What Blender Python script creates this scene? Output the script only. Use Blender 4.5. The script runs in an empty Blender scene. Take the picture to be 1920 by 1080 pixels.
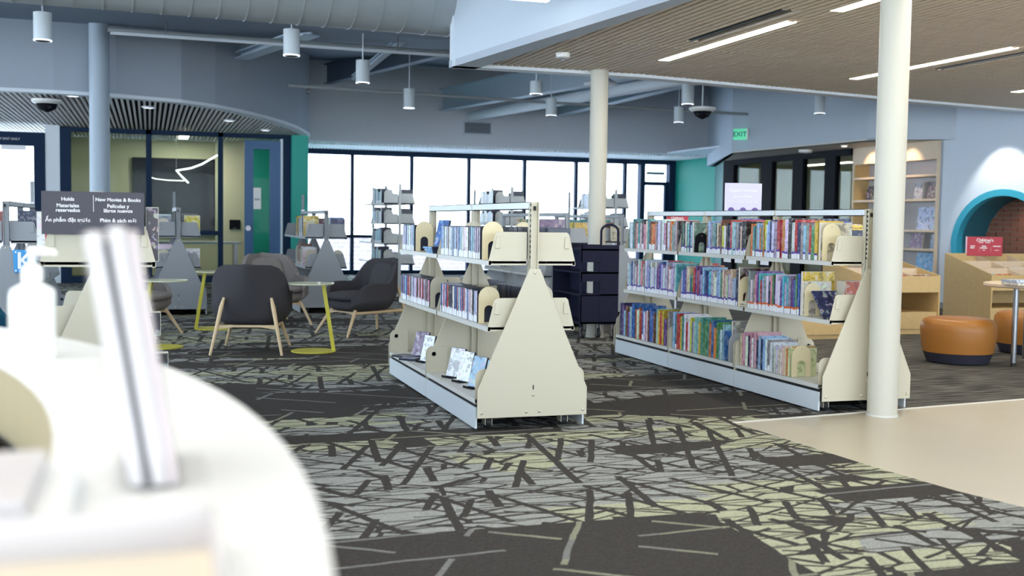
import bpy, bmesh, math, random
from mathutils import Vector, Matrix
R = random.Random(7)
PI = math.pi
S = bpy.context.scene
C = S.collection

# ------------------------------------------------------------------ camera
cam_d = bpy.data.cameras.new('camera'); cam = bpy.data.objects.new('camera', cam_d); C.objects.link(cam)
S.camera = cam
f_px, pit, rol, yaw = 2096.6, .0586, .0147, .3142
s_, c_ = math.sin, math.cos
fw = Vector((s_(yaw)*c_(pit), c_(yaw)*c_(pit), -s_(pit)))
r0 = Vector((c_(yaw), -s_(yaw), 0)); u0 = Vector((s_(yaw)*s_(pit), c_(yaw)*s_(pit), c_(pit)))
rt = r0*c_(rol) + u0*s_(rol); up = u0*c_(rol) - r0*s_(rol)
cam.matrix_world = Matrix(((rt.x, up.x, -fw.x, 0), (rt.y, up.y, -fw.y, 0), (rt.z, up.z, -fw.z, 1.2), (0, 0, 0, 1)))
cam_d.sensor_width = 36; cam_d.lens = f_px/1920*36; cam_d.clip_start = .05; cam_d.clip_end = 200
cam_d.dof.use_dof = True; cam_d.dof.focus_distance = 7.6; cam_d.dof.aperture_fstop = 2.8

# ------------------------------------------------------------------ world, exposure
W = bpy.data.worlds.new('sky'); S.world = W; W.use_nodes = True
nt = W.node_tree; bg = nt.nodes['Background']
tc = nt.nodes.new('ShaderNodeTexCoord'); sx = nt.nodes.new('ShaderNodeSeparateXYZ'); cr = nt.nodes.new('ShaderNodeValToRGB')
nt.links.new(tc.outputs['Generated'], sx.inputs[0]); nt.links.new(sx.outputs['Z'], cr.inputs[0]); nt.links.new(cr.outputs[0], bg.inputs[0])
cr.color_ramp.elements[0].color = (.80, .90, 1, 1); cr.color_ramp.elements[1].color = (.50, .70, 1, 1)
bg.inputs[1].default_value = 9.5
S.view_settings.view_transform = 'Standard'; S.view_settings.look = 'None'
S.view_settings.exposure = -.1; S.view_settings.gamma = 1; S.view_settings.use_curve_mapping = False

def area(name, loc, sx_, sy_, power, col, rot=(0, 0, 0)):
    l = bpy.data.lights.new(name, 'AREA'); l.shape = 'RECTANGLE'; l.size = sx_; l.size_y = sy_; l.energy = power; l.color = col
    o = bpy.data.objects.new(name, l); o.location = loc; o.rotation_euler = rot; C.objects.link(o); return o
def spot(name, loc, power, col, ang, blend, tgt):
    l = bpy.data.lights.new(name, 'SPOT'); l.energy = power; l.color = col; l.spot_size = ang; l.spot_blend = blend; l.shadow_soft_size = .03
    o = bpy.data.objects.new(name, l); o.location = loc
    o.rotation_euler = (Vector(tgt)-Vector(loc)).to_track_quat('-Z', 'Y').to_euler(); C.objects.link(o); return o
area('desk_light', (-.9, .9, 2.85), 2.4, 2.4, 60, (1, .93, .82))
area('hall_light', (2.2, 3.6, 3.0), 3.4, 3.4, 95, (1, .96, .86))
area('side_hall_fill', (-2.5, 8, 3.4), 3, 6, 160, (.80, .90, 1))  # unseen fill lamp, added to brighten the slats at the left
area('room_light', (.66, 23.1, 2.76), .2, 1.1, 40, (1, .96, .80))
area('study_light', (13.3, 18.6, 2.40), 1.5, 3.5, 28, (1, .92, .55))
spot('wall_washer', (11.10, 12.93, 2.79), 95, (1, .94, .84), 1.15, .5, (11.72, 13.12, 1.3))
spot('shelf_spot', (10.98, 15.72, 2.50), 22, (1, .72, .48), 1.5, .7, (11.4, 15.7, 2.0))
spot('shelf_spot', (10.98, 14.75, 2.50), 22, (1, .72, .48), 1.5, .7, (11.4, 14.72, 2.0))
spot('nook_spot', (12.15, 13.05, 1.60), 14, (1, .7, .45), 2.4, .7, (12.6, 13.1, .9))

# ------------------------------------------------------------------ materials
MATS = {}
def mat(name, col, rough=.6, metal=0, bump=0, bscale=60, var=0, emit=None, es=0, spec=.5, obj_col=False):
    if name in MATS: return MATS[name]
    m = bpy.data.materials.new(name); m.use_nodes = True; n = m.node_tree.nodes; L = m.node_tree.links
    b = n['Principled BSDF']; b.inputs['Roughness'].default_value = rough; b.inputs['Metallic'].default_value = metal
    b.inputs['Specular IOR Level'].default_value = spec
    b.inputs['Base Color'].default_value = (*col, 1)
    t = n.new('ShaderNodeTexCoord'); nz = n.new('ShaderNodeTexNoise'); L.new(t.outputs['Object'], nz.inputs['Vector']); nz.inputs['Scale'].default_value = bscale
    if obj_col:
        oi = n.new('ShaderNodeObjectInfo'); L.new(oi.outputs['Color'], b.inputs['Base Color'])
    elif var:
        mx = n.new('ShaderNodeMix'); mx.data_type = 'RGBA'; mx.inputs[6].default_value = (*[max(0, c*(1-var)) for c in col], 1); mx.inputs[7].default_value = (*[min(1, c*(1+var)) for c in col], 1)
        L.new(nz.outputs['Fac'], mx.inputs[0]); L.new(mx.outputs[2], b.inputs['Base Color'])
    if bump:
        bp = n.new('ShaderNodeBump'); bp.inputs['Strength'].default_value = bump; bp.inputs['Distance'].default_value = .01
        L.new(nz.outputs['Fac'], bp.inputs['Height']); L.new(bp.outputs[0], b.inputs['Normal'])
    if emit:
        b.inputs['Emission Color'].default_value = (*emit, 1); b.inputs['Emission Strength'].default_value = es
    MATS[name] = m; return m

def mnode(nt, op, a, b=None, c=None):
    n = nt.nodes.new('ShaderNodeMath'); n.operation = op
    for i, v in enumerate((a, b, c)):
        if v is None: continue
        if isinstance(v, (int, float)): n.inputs[i].default_value = v
        else: nt.links.new(v, n.inputs[i])
    return n.outputs[0]
def mixc(nt, f, a, b):
    m = nt.nodes.new('ShaderNodeMix'); m.data_type = 'RGBA'
    for i, v in ((0, f), (6, a), (7, b)):
        if isinstance(v, (int, float)): m.inputs[i].default_value = v
        elif isinstance(v, tuple): m.inputs[i].default_value = (*v, 1)
        else: nt.links.new(v, m.inputs[i])
    return m.outputs[2]

M_beige = mat('beige_powder_coat', (.55, .51, .39), .45, bump=.05, bscale=400)
M_beige2 = mat('beige_powder_coat_shelf', (.66, .66, .62), .4)
M_grey = mat('grey_coat_backlit_shade', (.27, .29, .31), .5)  # backlit shade of the lounge shelves is put into this grey
M_grey2 = mat('pale_grey_coat_backlit_shade', (.42, .45, .48), .5)  # boards and rails of the lounge shelves carry the same backlit shade
M_cream = mat('cream_bookend_metal', (.74, .64, .40), .45)
M_dark = mat('dark_gap', (.015, .015, .018), .8)
M_screw = mat('screw_metal', (.6, .56, .45), .3, .6)
M_rubber = mat('black_rubber', (.02, .02, .02), .6)
M_steel = mat('brushed_steel', (.35, .36, .38), .3, .9)
M_white = mat('white_laminate', (.88, .87, .83), .35)
M_wpaint = mat('pale_blue_grey_wall_paint', (.50, .56, .63), .8, bump=.02, bscale=200)
M_wpaint2 = mat('light_wall_paint', (.58, .64, .72), .8)
M_bluegrey = mat('slate_wall_paint', (.40, .45, .52), .8)
M_roof = mat('slate_blue_deck_paint', (.16, .21, .28), .8)
M_trim = mat('white_trim_paint', (.78, .84, .90), .6)
M_duct = mat('grey_duct_paint', (.36, .39, .40), .6, .1)
M_colm = mat('column_paint', (.56, .54, .46), .5)
M_colb = mat('column_paint_blue', (.40, .48, .56), .5)
M_navy = mat('dark_navy_window_frame', (.012, .03, .07), .6, spec=.15)
M_black = mat('black_door_frame', (.008, .009, .014), .7, spec=.1)
M_slat = mat('light_wood_ceiling_slat', (.74, .63, .50), .6, var=.15, bscale=12)
M_slat2 = mat('pale_ceiling_slat', (.86, .85, .85), .6)
M_void = mat('black_ceiling_void', (.03, .032, .035), .9)
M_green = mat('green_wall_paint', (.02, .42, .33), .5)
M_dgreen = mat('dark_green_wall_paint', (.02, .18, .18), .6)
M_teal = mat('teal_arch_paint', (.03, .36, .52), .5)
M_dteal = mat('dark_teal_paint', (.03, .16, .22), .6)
M_yroom = mat('pale_yellow_wall_paint', (.58, .56, .40), .8)
M_lamp = mat('warm_lamp_diffuser', (1, 1, 1), .5, emit=(1, .93, .76), es=7)
M_reflc = mat('cool_reflection_glow', (1, 1, 1), .5, emit=(.9, .96, 1), es=3)  # glow of the tubes that imitate reflected light
M_lamps = mat('soft_lamp_diffuser', (1, 1, 1), .5, emit=(.9, .95, 1), es=1.2)
M_char = mat('charcoal_wool', (.058, .056, .062), .95, bump=.3, bscale=500, var=.15, spec=.2)
M_taupe = mat('taupe_wool', (.22, .20, .19), .95, bump=.3, bscale=500, var=.12, spec=.2)
M_tealfab = mat('deep_teal_wool', (.015, .09, .15), .95, bump=.3, bscale=500, spec=.2)
M_ash = mat('pale_ash_wood', (.62, .47, .28), .5, var=.12, bscale=25)
M_yel = mat('mustard_yellow_metal', (.60, .55, .05), .4)
M_yelt = mat('pale_yellow_white_table_top', (.70, .72, .50), .15)
M_bluetab = mat('bright_blue_table', (.08, .35, .70), .3)
M_birch = mat('birch_plywood', (.62, .44, .20), .5, var=.12, bscale=18)
M_birchl = mat('pale_birch', (.70, .56, .40), .5, var=.08, bscale=18)
M_leather = mat('tan_orange_leather', (.38, .15, .025), .4, bump=.1, bscale=150)
M_navyfab = mat('dark_ottoman_base', (.02, .02, .035), .7)
M_cart = mat('navy_enamel', (.012, .013, .035), .7, 0, 0, 60, 0, None, 0, .2)
M_sign = mat('charcoal_sign', (.045, .042, .06), .5)
M_text = mat('white_lettering', (.85, .85, .85), .6)
M_red = mat('red_sign', (.45, .01, .03), .4)
M_lav = mat('lavender_paper', (.62, .60, .86), .7)
M_kblue = mat('blue_sign', (.02, .28, .62), .3)
M_page = mat('page_paper', (.72, .68, .58), .9)
M_label = mat('white_spine_label', (.84, .86, .90), .5)
M_purp = mat('purple_spine_band', (.10, .06, .36), .5)
M_orng = mat('orange_spine_band', (.75, .14, .03), .5)
M_case = mat('dark_case_plastic', (.02, .025, .05), .3)
M_sani = mat('translucent_white_plastic', (.74, .75, .70), .25)
M_screen = mat('dark_screen_glass', (.012, .012, .018), .15, spec=.2)
M_tan = mat('tan_desk_edge', (.60, .47, .27), .4)
M_exit = mat('green_exit_sign', (.2, .8, .5), .5, emit=(.1, .75, .35), es=.45)
M_paper = mat('warm_white_paper', (.62, .58, .56), .7)
M_paperd = mat('dark_paper_edge', (.10, .09, .10), .7)

def mat_cover(name, sc, dark=.35, art=.5):
    """book cover: the object's own colour with blotchy printed art"""
    m = bpy.data.materials.new(name); m.use_nodes = True; t = m.node_tree; b = t.nodes['Principled BSDF']
    b.inputs['Roughness'].default_value = .35
    oi = t.nodes.new('ShaderNodeObjectInfo'); tx = t.nodes.new('ShaderNodeTexCoord')
    off = t.nodes.new('ShaderNodeVectorMath'); off.operation = 'ADD'; t.links.new(tx.outputs['Object'], off.inputs[0])
    cb = t.nodes.new('ShaderNodeCombineXYZ'); rr = mnode(t, 'MULTIPLY', oi.outputs['Random'], 37.0)
    t.links.new(rr, cb.inputs[0]); t.links.new(rr, cb.inputs[1]); t.links.new(cb.outputs[0], off.inputs[1])
    nz = t.nodes.new('ShaderNodeTexNoise'); nz.inputs['Scale'].default_value = sc; nz.inputs['Detail'].default_value = 3; t.links.new(off.outputs[0], nz.inputs['Vector'])
    v = t.nodes.new('ShaderNodeTexVoronoi'); v.inputs['Scale'].default_value = sc*1.7; t.links.new(off.outputs[0], v.inputs['Vector'])
    a = mnode(t, 'GREATER_THAN', nz.outputs['Fac'], .56)
    d = mnode(t, 'GREATER_THAN', mnode(t, 'SUBTRACT', .43, nz.outputs['Fac']), 0)
    ds = t.nodes.new('ShaderNodeHueSaturation'); ds.inputs['Saturation'].default_value = .45; t.links.new(v.outputs['Color'], ds.inputs['Color'])
    c1 = mixc(t, mnode(t, 'MULTIPLY', a, art*.8), oi.outputs['Color'], ds.outputs[0] if art > .4 else (.62, .62, .62))
    hs = t.nodes.new('ShaderNodeHueSaturation'); hs.inputs['Value'].default_value = dark; t.links.new(oi.outputs['Color'], hs.inputs['Color'])
    c2 = mixc(t, mnode(t, 'MULTIPLY', d, .7), c1, hs.outputs[0])
    t.links.new(c2, b.inputs['Base Color']); MATS[name] = m; return m
M_cover = mat_cover('printed_book_cover', 22)
M_cover2 = mat_cover('printed_spine', 30, .5, .28)

def glass(name, tint=(1, 1, 1), refl=.06):
    m = bpy.data.materials.new(name); m.use_nodes = True; t = m.node_tree; t.nodes.clear()
    o = t.nodes.new('ShaderNodeOutputMaterial'); tr = t.nodes.new('ShaderNodeBsdfTransparent'); tr.inputs[0].default_value = (*tint, 1)
    g = t.nodes.new('ShaderNodeBsdfGlossy'); g.inputs['Roughness'].default_value = .02
    fr = t.nodes.new('ShaderNodeFresnel'); fr.inputs[0].default_value = 1.45
    mx = t.nodes.new('ShaderNodeMixShader'); t.links.new(mnode(t, 'MULTIPLY', fr.outputs[0], refl*8), mx.inputs[0])
    t.links.new(tr.outputs[0], mx.inputs[1]); t.links.new(g.outputs[0], mx.inputs[2]); t.links.new(mx.outputs[0], o.inputs[0]); MATS[name] = m; return m
M_glass = glass('window_glass', (.97, .99, 1), .06)
M_glassd = glass('interior_glass', (.86, .91, .90), .008)
M_acryl = glass('clear_acrylic', (1, 1, 1), .02)

def carpet():
    m = bpy.data.materials.new('patterned_carpet'); m.use_nodes = True; t = m.node_tree; b = t.nodes['Principled BSDF']
    b.inputs['Roughness'].default_value = .95; b.inputs['Specular IOR Level'].default_value = .1
    tx = t.nodes.new('ShaderNodeTexCoord'); sp = t.nodes.new('ShaderNodeSeparateXYZ'); t.links.new(tx.outputs['Object'], sp.inputs[0])
    X, Y = sp.outputs[0], sp.outputs[1]
    def comb(x, y, z=0):
        n = t.nodes.new('ShaderNodeCombineXYZ')
        for i, v in enumerate((x, y, z)):
            if isinstance(v, (int, float)): n.inputs[i].default_value = v
            else: t.links.new(v, n.inputs[i])
        return n.outputs[0]
    def noise(vec, sc, det=2):
        n = t.nodes.new('ShaderNodeTexNoise'); n.inputs['Scale'].default_value = sc; n.inputs['Detail'].default_value = det; t.links.new(vec, n.inputs['Vector']); return n.outputs['Fac']
    def white(vec):
        n = t.nodes.new('ShaderNodeTexWhiteNoise'); n.noise_dimensions = '2D'; t.links.new(vec, n.inputs['Vector']); return n.outputs['Value']
    # planks 0.25 x 1 m, staggered: each its own light / dark bias
    row = mnode(t, 'FLOOR', mnode(t, 'DIVIDE', Y, .23))
    xo = mnode(t, 'ADD', mnode(t, 'ADD', X, mnode(t, 'MULTIPLY', Y, .10)), mnode(t, 'MULTIPLY', white(comb(row, 3.3)), 1.3))
    colm = mnode(t, 'FLOOR', mnode(t, 'DIVIDE', xo, 1.3))
    w = white(comb(row, colm))
    big = noise(comb(mnode(t, 'MULTIPLY', X, .35), mnode(t, 'MULTIPLY', Y, .75), 4.2), 1.0, 1)
    wob = noise(comb(X, Y), 7, 3)
    def within(v, lo, hi): return mnode(t, 'MULTIPLY', mnode(t, 'GREATER_THAN', v, lo), mnode(t, 'LESS_THAN', v, hi))
    lm = mnode(t, 'ADD', mnode(t, 'MULTIPLY', big, 1.5), mnode(t, 'MULTIPLY', w, .62))
    lm = mnode(t, 'ADD', lm, mnode(t, 'MULTIPLY', wob, .06))
    lm = mnode(t, 'ADD', lm, mnode(t, 'MULTIPLY', mnode(t, 'MULTIPLY', within(Y, 4.14, 5.75), within(X, -2, 2.35)), .7))
    lm = mnode(t, 'SUBTRACT', lm, mnode(t, 'MULTIPLY', mnode(t, 'MULTIPLY', within(Y, -2, 4.14), within(X, -2, 2.2)), .7))
    light = mnode(t, 'GREATER_THAN', lm, 1.03)
    def vor_edges(ang, sx_, sy_, wdt, seed):
        ca, sa = math.cos(ang), math.sin(ang)
        u = mnode(t, 'ADD', mnode(t, 'MULTIPLY', X, ca*sx_), mnode(t, 'MULTIPLY', Y, sa*sx_))
        v = mnode(t, 'ADD', mnode(t, 'MULTIPLY', X, -sa*sy_), mnode(t, 'MULTIPLY', Y, ca*sy_))
        n = t.nodes.new('ShaderNodeTexVoronoi'); n.feature = 'DISTANCE_TO_EDGE'; n.inputs['Scale'].default_value = 1; t.links.new(comb(u, v, seed), n.inputs['Vector'])
        e = mnode(t, 'ADD', n.outputs['Distance'], mnode(t, 'MULTIPLY', mnode(t, 'SUBTRACT', wob, .5), .05))
        return mnode(t, 'LESS_THAN', e, wdt)
    def lines(ang, period, wdt, seed, gap):
        ca, sa = math.cos(ang), math.sin(ang)
        u = mnode(t, 'ADD', mnode(t, 'MULTIPLY', X, ca), mnode(t, 'MULTIPLY', Y, sa))
        v = mnode(t, 'ADD', mnode(t, 'MULTIPLY', X, -sa), mnode(t, 'MULTIPLY', Y, ca))
        v2 = mnode(t, 'ADD', v, mnode(t, 'MULTIPLY', mnode(t, 'SUBTRACT', wob, .5), .022))
        k = mnode(t, 'FLOOR', mnode(t, 'DIVIDE', v2, period))
        fr = mnode(t, 'SUBTRACT', mnode(t, 'DIVIDE', v2, period), k)
        on = mnode(t, 'LESS_THAN', fr, wdt)
        seg = mnode(t, 'FLOOR', mnode(t, 'MULTIPLY', mnode(t, 'ADD', u, mnode(t, 'MULTIPLY', white(comb(k, seed)), 9)), 3.4 if abs(ang) > .2 else 1.8))
        act = mnode(t, 'GREATER_THAN', white(comb(k, mnode(t, 'ADD', seg, seed*7))), gap)
        return mnode(t, 'MULTIPLY', on, act)
    dk = vor_edges(.05, 2.2, 6.0, .028, 1.0)
    for args in ((.02, .105, .10, 2, .25), (-.06, .13, .08, 8, .5), (1.18, .17, .20, 3, .50), (-.42, .13, .15, 4, .55), (1.95, .22, .17, 5, .55), (.42, .15, .13, 6, .55), (1.45, .22, .18, 7, .6), (-.80, .21, .13, 9, .65)):
        dk = mnode(t, 'MAXIMUM', dk, lines(*args))
    lt = mnode(t, 'MAXIMUM', lines(.08, .31, .06, 11, .62), lines(-.6, .37, .06, 12, .62))
    lt = mnode(t, 'MAXIMUM', lt, lines(1.1, .40, .06, 13, .66))
    fib = noise(comb(mnode(t, 'MULTIPLY', X, 1), mnode(t, 'MULTIPLY', Y, 1.6)), 75, 3)
    fib2 = noise(comb(mnode(t, 'MULTIPLY', X, .2), mnode(t, 'MULTIPLY', Y, 1)), 90, 1)
    fibm = mnode(t, 'ADD', .05, mnode(t, 'ADD', mnode(t, 'MULTIPLY', fib, 1.3), mnode(t, 'MULTIPLY', fib2, .6)))
    tint = mnode(t, 'GREATER_THAN', mnode(t, 'ADD', mnode(t, 'MULTIPLY', white(comb(colm, mnode(t, 'ADD', row, 40))), .6), mnode(t, 'MULTIPLY', noise(comb(X, Y, 9), .7, 0), 1.0)), .88)
    lcol = mixc(t, tint, (.31, .315, .295), (.40, .405, .28))
    dcol = (.054, .049, .045)
    lightmask = mnode(t, 'MULTIPLY', light, mnode(t, 'SUBTRACT', 1, dk))
    darkline = mnode(t, 'MULTIPLY', mnode(t, 'MULTIPLY', mnode(t, 'SUBTRACT', 1, light), lt), .55)
    c0 = mixc(t, mnode(t, 'MAXIMUM', lightmask, darkline), dcol, lcol)
    mm = t.nodes.new('ShaderNodeVectorMath'); mm.operation = 'SCALE'; t.links.new(c0, mm.inputs[0]); t.links.new(fibm, mm.inputs['Scale'])
    t.links.new(mm.outputs[0], b.inputs['Base Color'])
    bp = t.nodes.new('ShaderNodeBump'); bp.inputs['Strength'].default_value = .4; bp.inputs['Distance'].default_value = .004
    t.links.new(fib, bp.inputs['Height']); t.links.new(bp.outputs[0], b.inputs['Normal'])
    return m
M_carpet = carpet()
def stripe_carpet():
    m = bpy.data.materials.new('striated_grey_carpet'); m.use_nodes = True; t = m.node_tree; b = t.nodes['Principled BSDF']
    b.inputs['Roughness'].default_value = .95; b.inputs['Specular IOR Level'].default_value = .1
    tx = t.nodes.new('ShaderNodeTexCoord'); mp = t.nodes.new('ShaderNodeMapping'); mp.inputs['Scale'].default_value = (3, 45, 1); mp.inputs['Rotation'].default_value = (0, 0, .05)
    t.links.new(tx.outputs['Object'], mp.inputs[0]); nz = t.nodes.new('ShaderNodeTexNoise'); nz.inputs['Scale'].default_value = 1; nz.inputs['Detail'].default_value = 4; t.links.new(mp.outputs[0], nz.inputs['Vector'])
    cr = t.nodes.new('ShaderNodeValToRGB'); cr.color_ramp.elements[0].position = .4; cr.color_ramp.elements[0].color = (.035, .035, .035, 1); cr.color_ramp.elements[1].position = .68; cr.color_ramp.elements[1].color = (.20, .19, .17, 1)
    t.links.new(nz.outputs['Fac'], cr.inputs[0]); t.links.new(cr.outputs[0], b.inputs['Base Color']); return m
M_carpet2 = stripe_carpet()
M_hard = mat('beige_linoleum', (.50, .44, .33), .32, var=.05, bscale=3)

def brick_mat():
    m = bpy.data.materials.new('outdoor_brick'); m.use_nodes = True; t = m.node_tree; b = t.nodes['Principled BSDF']; b.inputs['Roughness'].default_value = .9
    tx = t.nodes.new('ShaderNodeTexCoord'); mp = t.nodes.new('ShaderNodeMapping'); mp.inputs['Rotation'].default_value = (PI/2, 0, 0); t.links.new(tx.outputs['Object'], mp.inputs[0])
    br = t.nodes.new('ShaderNodeTexBrick'); br.inputs['Scale'].default_value = 2.5; br.inputs['Color1'].default_value = (.60, .46, .44, 1); br.inputs['Color2'].default_value = (.52, .40, .38, 1); br.inputs['Mortar'].default_value = (.8, .77, .77, 1)
    t.links.new(mp.outputs[0], br.inputs['Vector']); t.links.new(br.outputs['Color'], b.inputs['Base Color']); return m
M_obrick = brick_mat()
M_brick = mat('dark_red_brick', (.24, .10, .065), .85, bump=.4, bscale=80, var=.35)
M_mortar = mat('pink_grey_mortar', (.30, .22, .19), .9)

# ------------------------------------------------------------------ mesh builder
class MB:
    def __init__(s): s.v = []; s.f = []; s.m = []
    def add(s, vs, fs, m=0):
        o = len(s.v); s.v += [tuple(p) for p in vs]
        for f in fs: s.f.append(tuple(i+o for i in f)); s.m.append(m)
        return s
    def box(s, x0, y0, z0, x1, y1, z1, m=0):
        if x1 < x0: x0, x1 = x1, x0
        if y1 < y0: y0, y1 = y1, y0
        if z1 < z0: z0, z1 = z1, z0
        v = [(x0,y0,z0),(x1,y0,z0),(x1,y1,z0),(x0,y1,z0),(x0,y0,z1),(x1,y0,z1),(x1,y1,z1),(x0,y1,z1)]
        return s.add(v, [(0,3,2,1),(4,5,6,7),(0,1,5,4),(1,2,6,5),(2,3,7,6),(3,0,4,7)], m)
    def prism(s, pts, axis, a, b, m=0):
        """pts: 2D polygon; axis 'x': pts are (y,z); 'y': (x,z); 'z': (x,y)"""
        def P(p, t):
            return {'x': (t, p[0], p[1]), 'y': (p[0], t, p[1]), 'z': (p[0], p[1], t)}[axis]
        n = len(pts); v = [P(p, a) for p in pts] + [P(p, b) for p in pts]
        fs = [tuple(range(n))[::-1], tuple(range(n, 2*n))] + [(i, (i+1) % n, n+(i+1) % n, n+i) for i in range(n)]
        return s.add(v, fs, m)
    def tube(s, pts, rad, n=10, m=0, caps=True):
        pts = [Vector(p) for p in pts]; rs = rad if isinstance(rad, (list, tuple)) else [rad]*len(pts)
        rings = []; prev = None
        for i, p in enumerate(pts):
            d = (pts[min(i+1, len(pts)-1)] - pts[max(i-1, 0)]).normalized()
            a = prev if prev and abs(prev.dot(d)) < .95 else (Vector((0, 0, 1)) if abs(d.z) < .9 else Vector((1, 0, 0)))
            u = (a - d*a.dot(d)).normalized(); w = d.cross(u); prev = u
            rings.append([p + (u*math.cos(2*PI*k/n) + w*math.sin(2*PI*k/n))*rs[i] for k in range(n)])
        v = [q for r in rings for q in r]; fs = []
        for i in range(len(rings)-1):
            for k in range(n): fs.append((i*n+k, i*n+(k+1) % n, (i+1)*n+(k+1) % n, (i+1)*n+k))
        if caps: fs.append(tuple(range(n))[::-1]); fs.append(tuple(range((len(rings)-1)*n, len(rings)*n)))
        return s.add(v, fs, m)
    def lathe(s, prof, n=24, m=0, c=(0, 0)):
        v = []; fs = []; k = len(prof)
        for r, z in prof:
            for i in range(n): v.append((c[0]+r*math.cos(2*PI*i/n), c[1]+r*math.sin(2*PI*i/n), z))
        for j in range(k-1):
            for i in range(n): fs.append((j*n+i, j*n+(i+1) % n, (j+1)*n+(i+1) % n, (j+1)*n+i))
        fs.append(tuple(range(n))[::-1]); fs.append(tuple(range((k-1)*n, k*n)))
        return s.add(v, fs, m)
    def obj(s, name, mats, parent=None, loc=(0, 0, 0), smooth=None, bevel=0, rot=None):
        me = bpy.data.meshes.new(name); me.from_pydata(s.v, [], s.f)
        for m in (mats if isinstance(mats, (list, tuple)) else [mats]): me.materials.append(m)
        if any(s.m): me.polygons.foreach_set('material_index', s.m)
        bm = bmesh.new(); bm.from_mesh(me); bmesh.ops.recalc_face_normals(bm, faces=bm.faces); bm.to_mesh(me); bm.free()
        if smooth:
            for p in me.polygons: p.use_smooth = True
            me.set_sharp_from_angle(angle=smooth)
        o = bpy.data.objects.new(name, me); C.objects.link(o); o.location = loc
        if rot: o.rotation_euler = rot
        if parent: o.parent = parent
        if bevel:
            b = o.modifiers.new('bevel', 'BEVEL'); b.width = bevel; b.segments = 2; b.limit_method = 'ANGLE'
        return o
def box(name, m, a, b, parent=None, bevel=0, loc=(0, 0, 0)): return MB().box(*a, *b).obj(name, m, parent, loc=loc, bevel=bevel)
def tag(o, label, cat, group=None, kind=None):
    o['label'] = label; o['category'] = cat
    if group: o['group'] = group
    if kind: o['kind'] = kind
    return o
def thing(name, label, cat, loc, rz=0, group=None):
    o = bpy.data.objects.new(name, None); C.objects.link(o); o.location = loc; o.rotation_euler = (0, 0, rz); o.empty_display_size = .1
    return tag(o, label, cat, group)
def struct(o): o['kind'] = 'structure'; return o
def copy_thing(root, loc, rz, label, group=None):
    r = root.copy(); C.objects.link(r); r.location = loc; r.rotation_euler = (0, 0, rz); r['label'] = label
    if group: r['group'] = group
    for ch in list(root.children):
        c = ch.copy(); C.objects.link(c); c.parent = r
        for g in ch.children:
            d = g.copy(); C.objects.link(d); d.parent = c
    return r
def text(body, size, m, parent, loc, rot, align='CENTER', depth=.0008, name='lettering', bold=False, sx=1):
    cu = bpy.data.curves.new(name, 'FONT'); cu.body = body; cu.size = size; cu.align_x = align; cu.align_y = 'CENTER'; cu.extrude = depth
    if bold: cu.offset = size*.018
    t = bpy.data.objects.new(name, cu); C.objects.link(t)
    dg = bpy.context.evaluated_depsgraph_get(); me = bpy.data.meshes.new_from_object(t.evaluated_get(dg))
    bpy.data.objects.remove(t); bpy.data.curves.remove(cu)
    o = bpy.data.objects.new(name, me); me.materials.clear(); me.materials.append(m); C.objects.link(o)
    o.location = loc; o.rotation_euler = rot; o.scale = (sx, 1, 1); o.parent = parent; return o
def arc(cx, cy, r, a0, a1, n): return [(cx+r*math.cos(a0+(a1-a0)*i/n), cy+r*math.sin(a0+(a1-a0)*i/n)) for i in range(n+1)]
ONES = 'first second third fourth fifth sixth seventh eighth ninth tenth eleventh twelfth thirteenth fourteenth fifteenth sixteenth seventeenth eighteenth nineteenth'.split()
TENS = {20: ('twenty', 'twentieth'), 30: ('thirty', 'thirtieth'), 40: ('forty', 'fortieth'), 50: ('fifty', 'fiftieth'), 60: ('sixty', 'sixtieth')}
def ordn(i):
    if i < 20: return ONES[i-1]
    a, b = i//10*10, i % 10
    return TENS[a][1] if b == 0 else TENS[a][0]+'-'+ONES[b-1]

# ================================================================== SETTING
ZC = 2.8
XJ = 4.75      # carpets meet here
MB().prism([(-9, -5), (3.46, -5), (3.50, 2.5), (3.603, 3.861), (3.522, 4.181), (3.459, 4.735), (3.424, 5.375), (3.384, 6.024), (XJ, 6.215), (XJ, 24.7), (-9, 24.7)], 'z', -.05, 0).obj('floor', M_carpet)['kind'] = 'structure'
MB().prism([(XJ, 6.215), (18, 8.1), (18, 24.7), (XJ, 24.7)], 'z', -.05, -.0005).obj('floor', M_carpet2)['kind'] = 'structure'
MB().prism([(3.46, -5), (18, -5), (18, 8.1), (XJ, 6.215), (3.384, 6.024), (3.424, 5.375), (3.459, 4.735), (3.522, 4.181), (3.603, 3.861), (3.50, 2.5)], 'z', -.05, .0).obj('floor', M_hard)['kind'] = 'structure'
tr_ = MB(); P0, P1, P2 = (3.384, 6.024), (XJ, 6.215), (18, 8.1)
tr_.prism([P0, (P0[0], P0[1]-.025), (P1[0], P1[1]-.025), (P2[0], P2[1]-.025), P2, P1], 'z', 0, .004)
struct(tr_.obj('trim_1', mat('pale_floor_transition_strip', (.7, .68, .62), .4)))
struct(box('ground_outside', mat('pale_concrete_ground', (.82, .82, .82), .9), (-60, 24.75, -.35), (80, 90, -.25)))
gw = box('garden_wall', M_obrick, (-4, 27.0, -.3), (15, 27.25, .78)); tag(gw, 'low pinkish brick garden wall outside the long window wall', 'wall')

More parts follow.
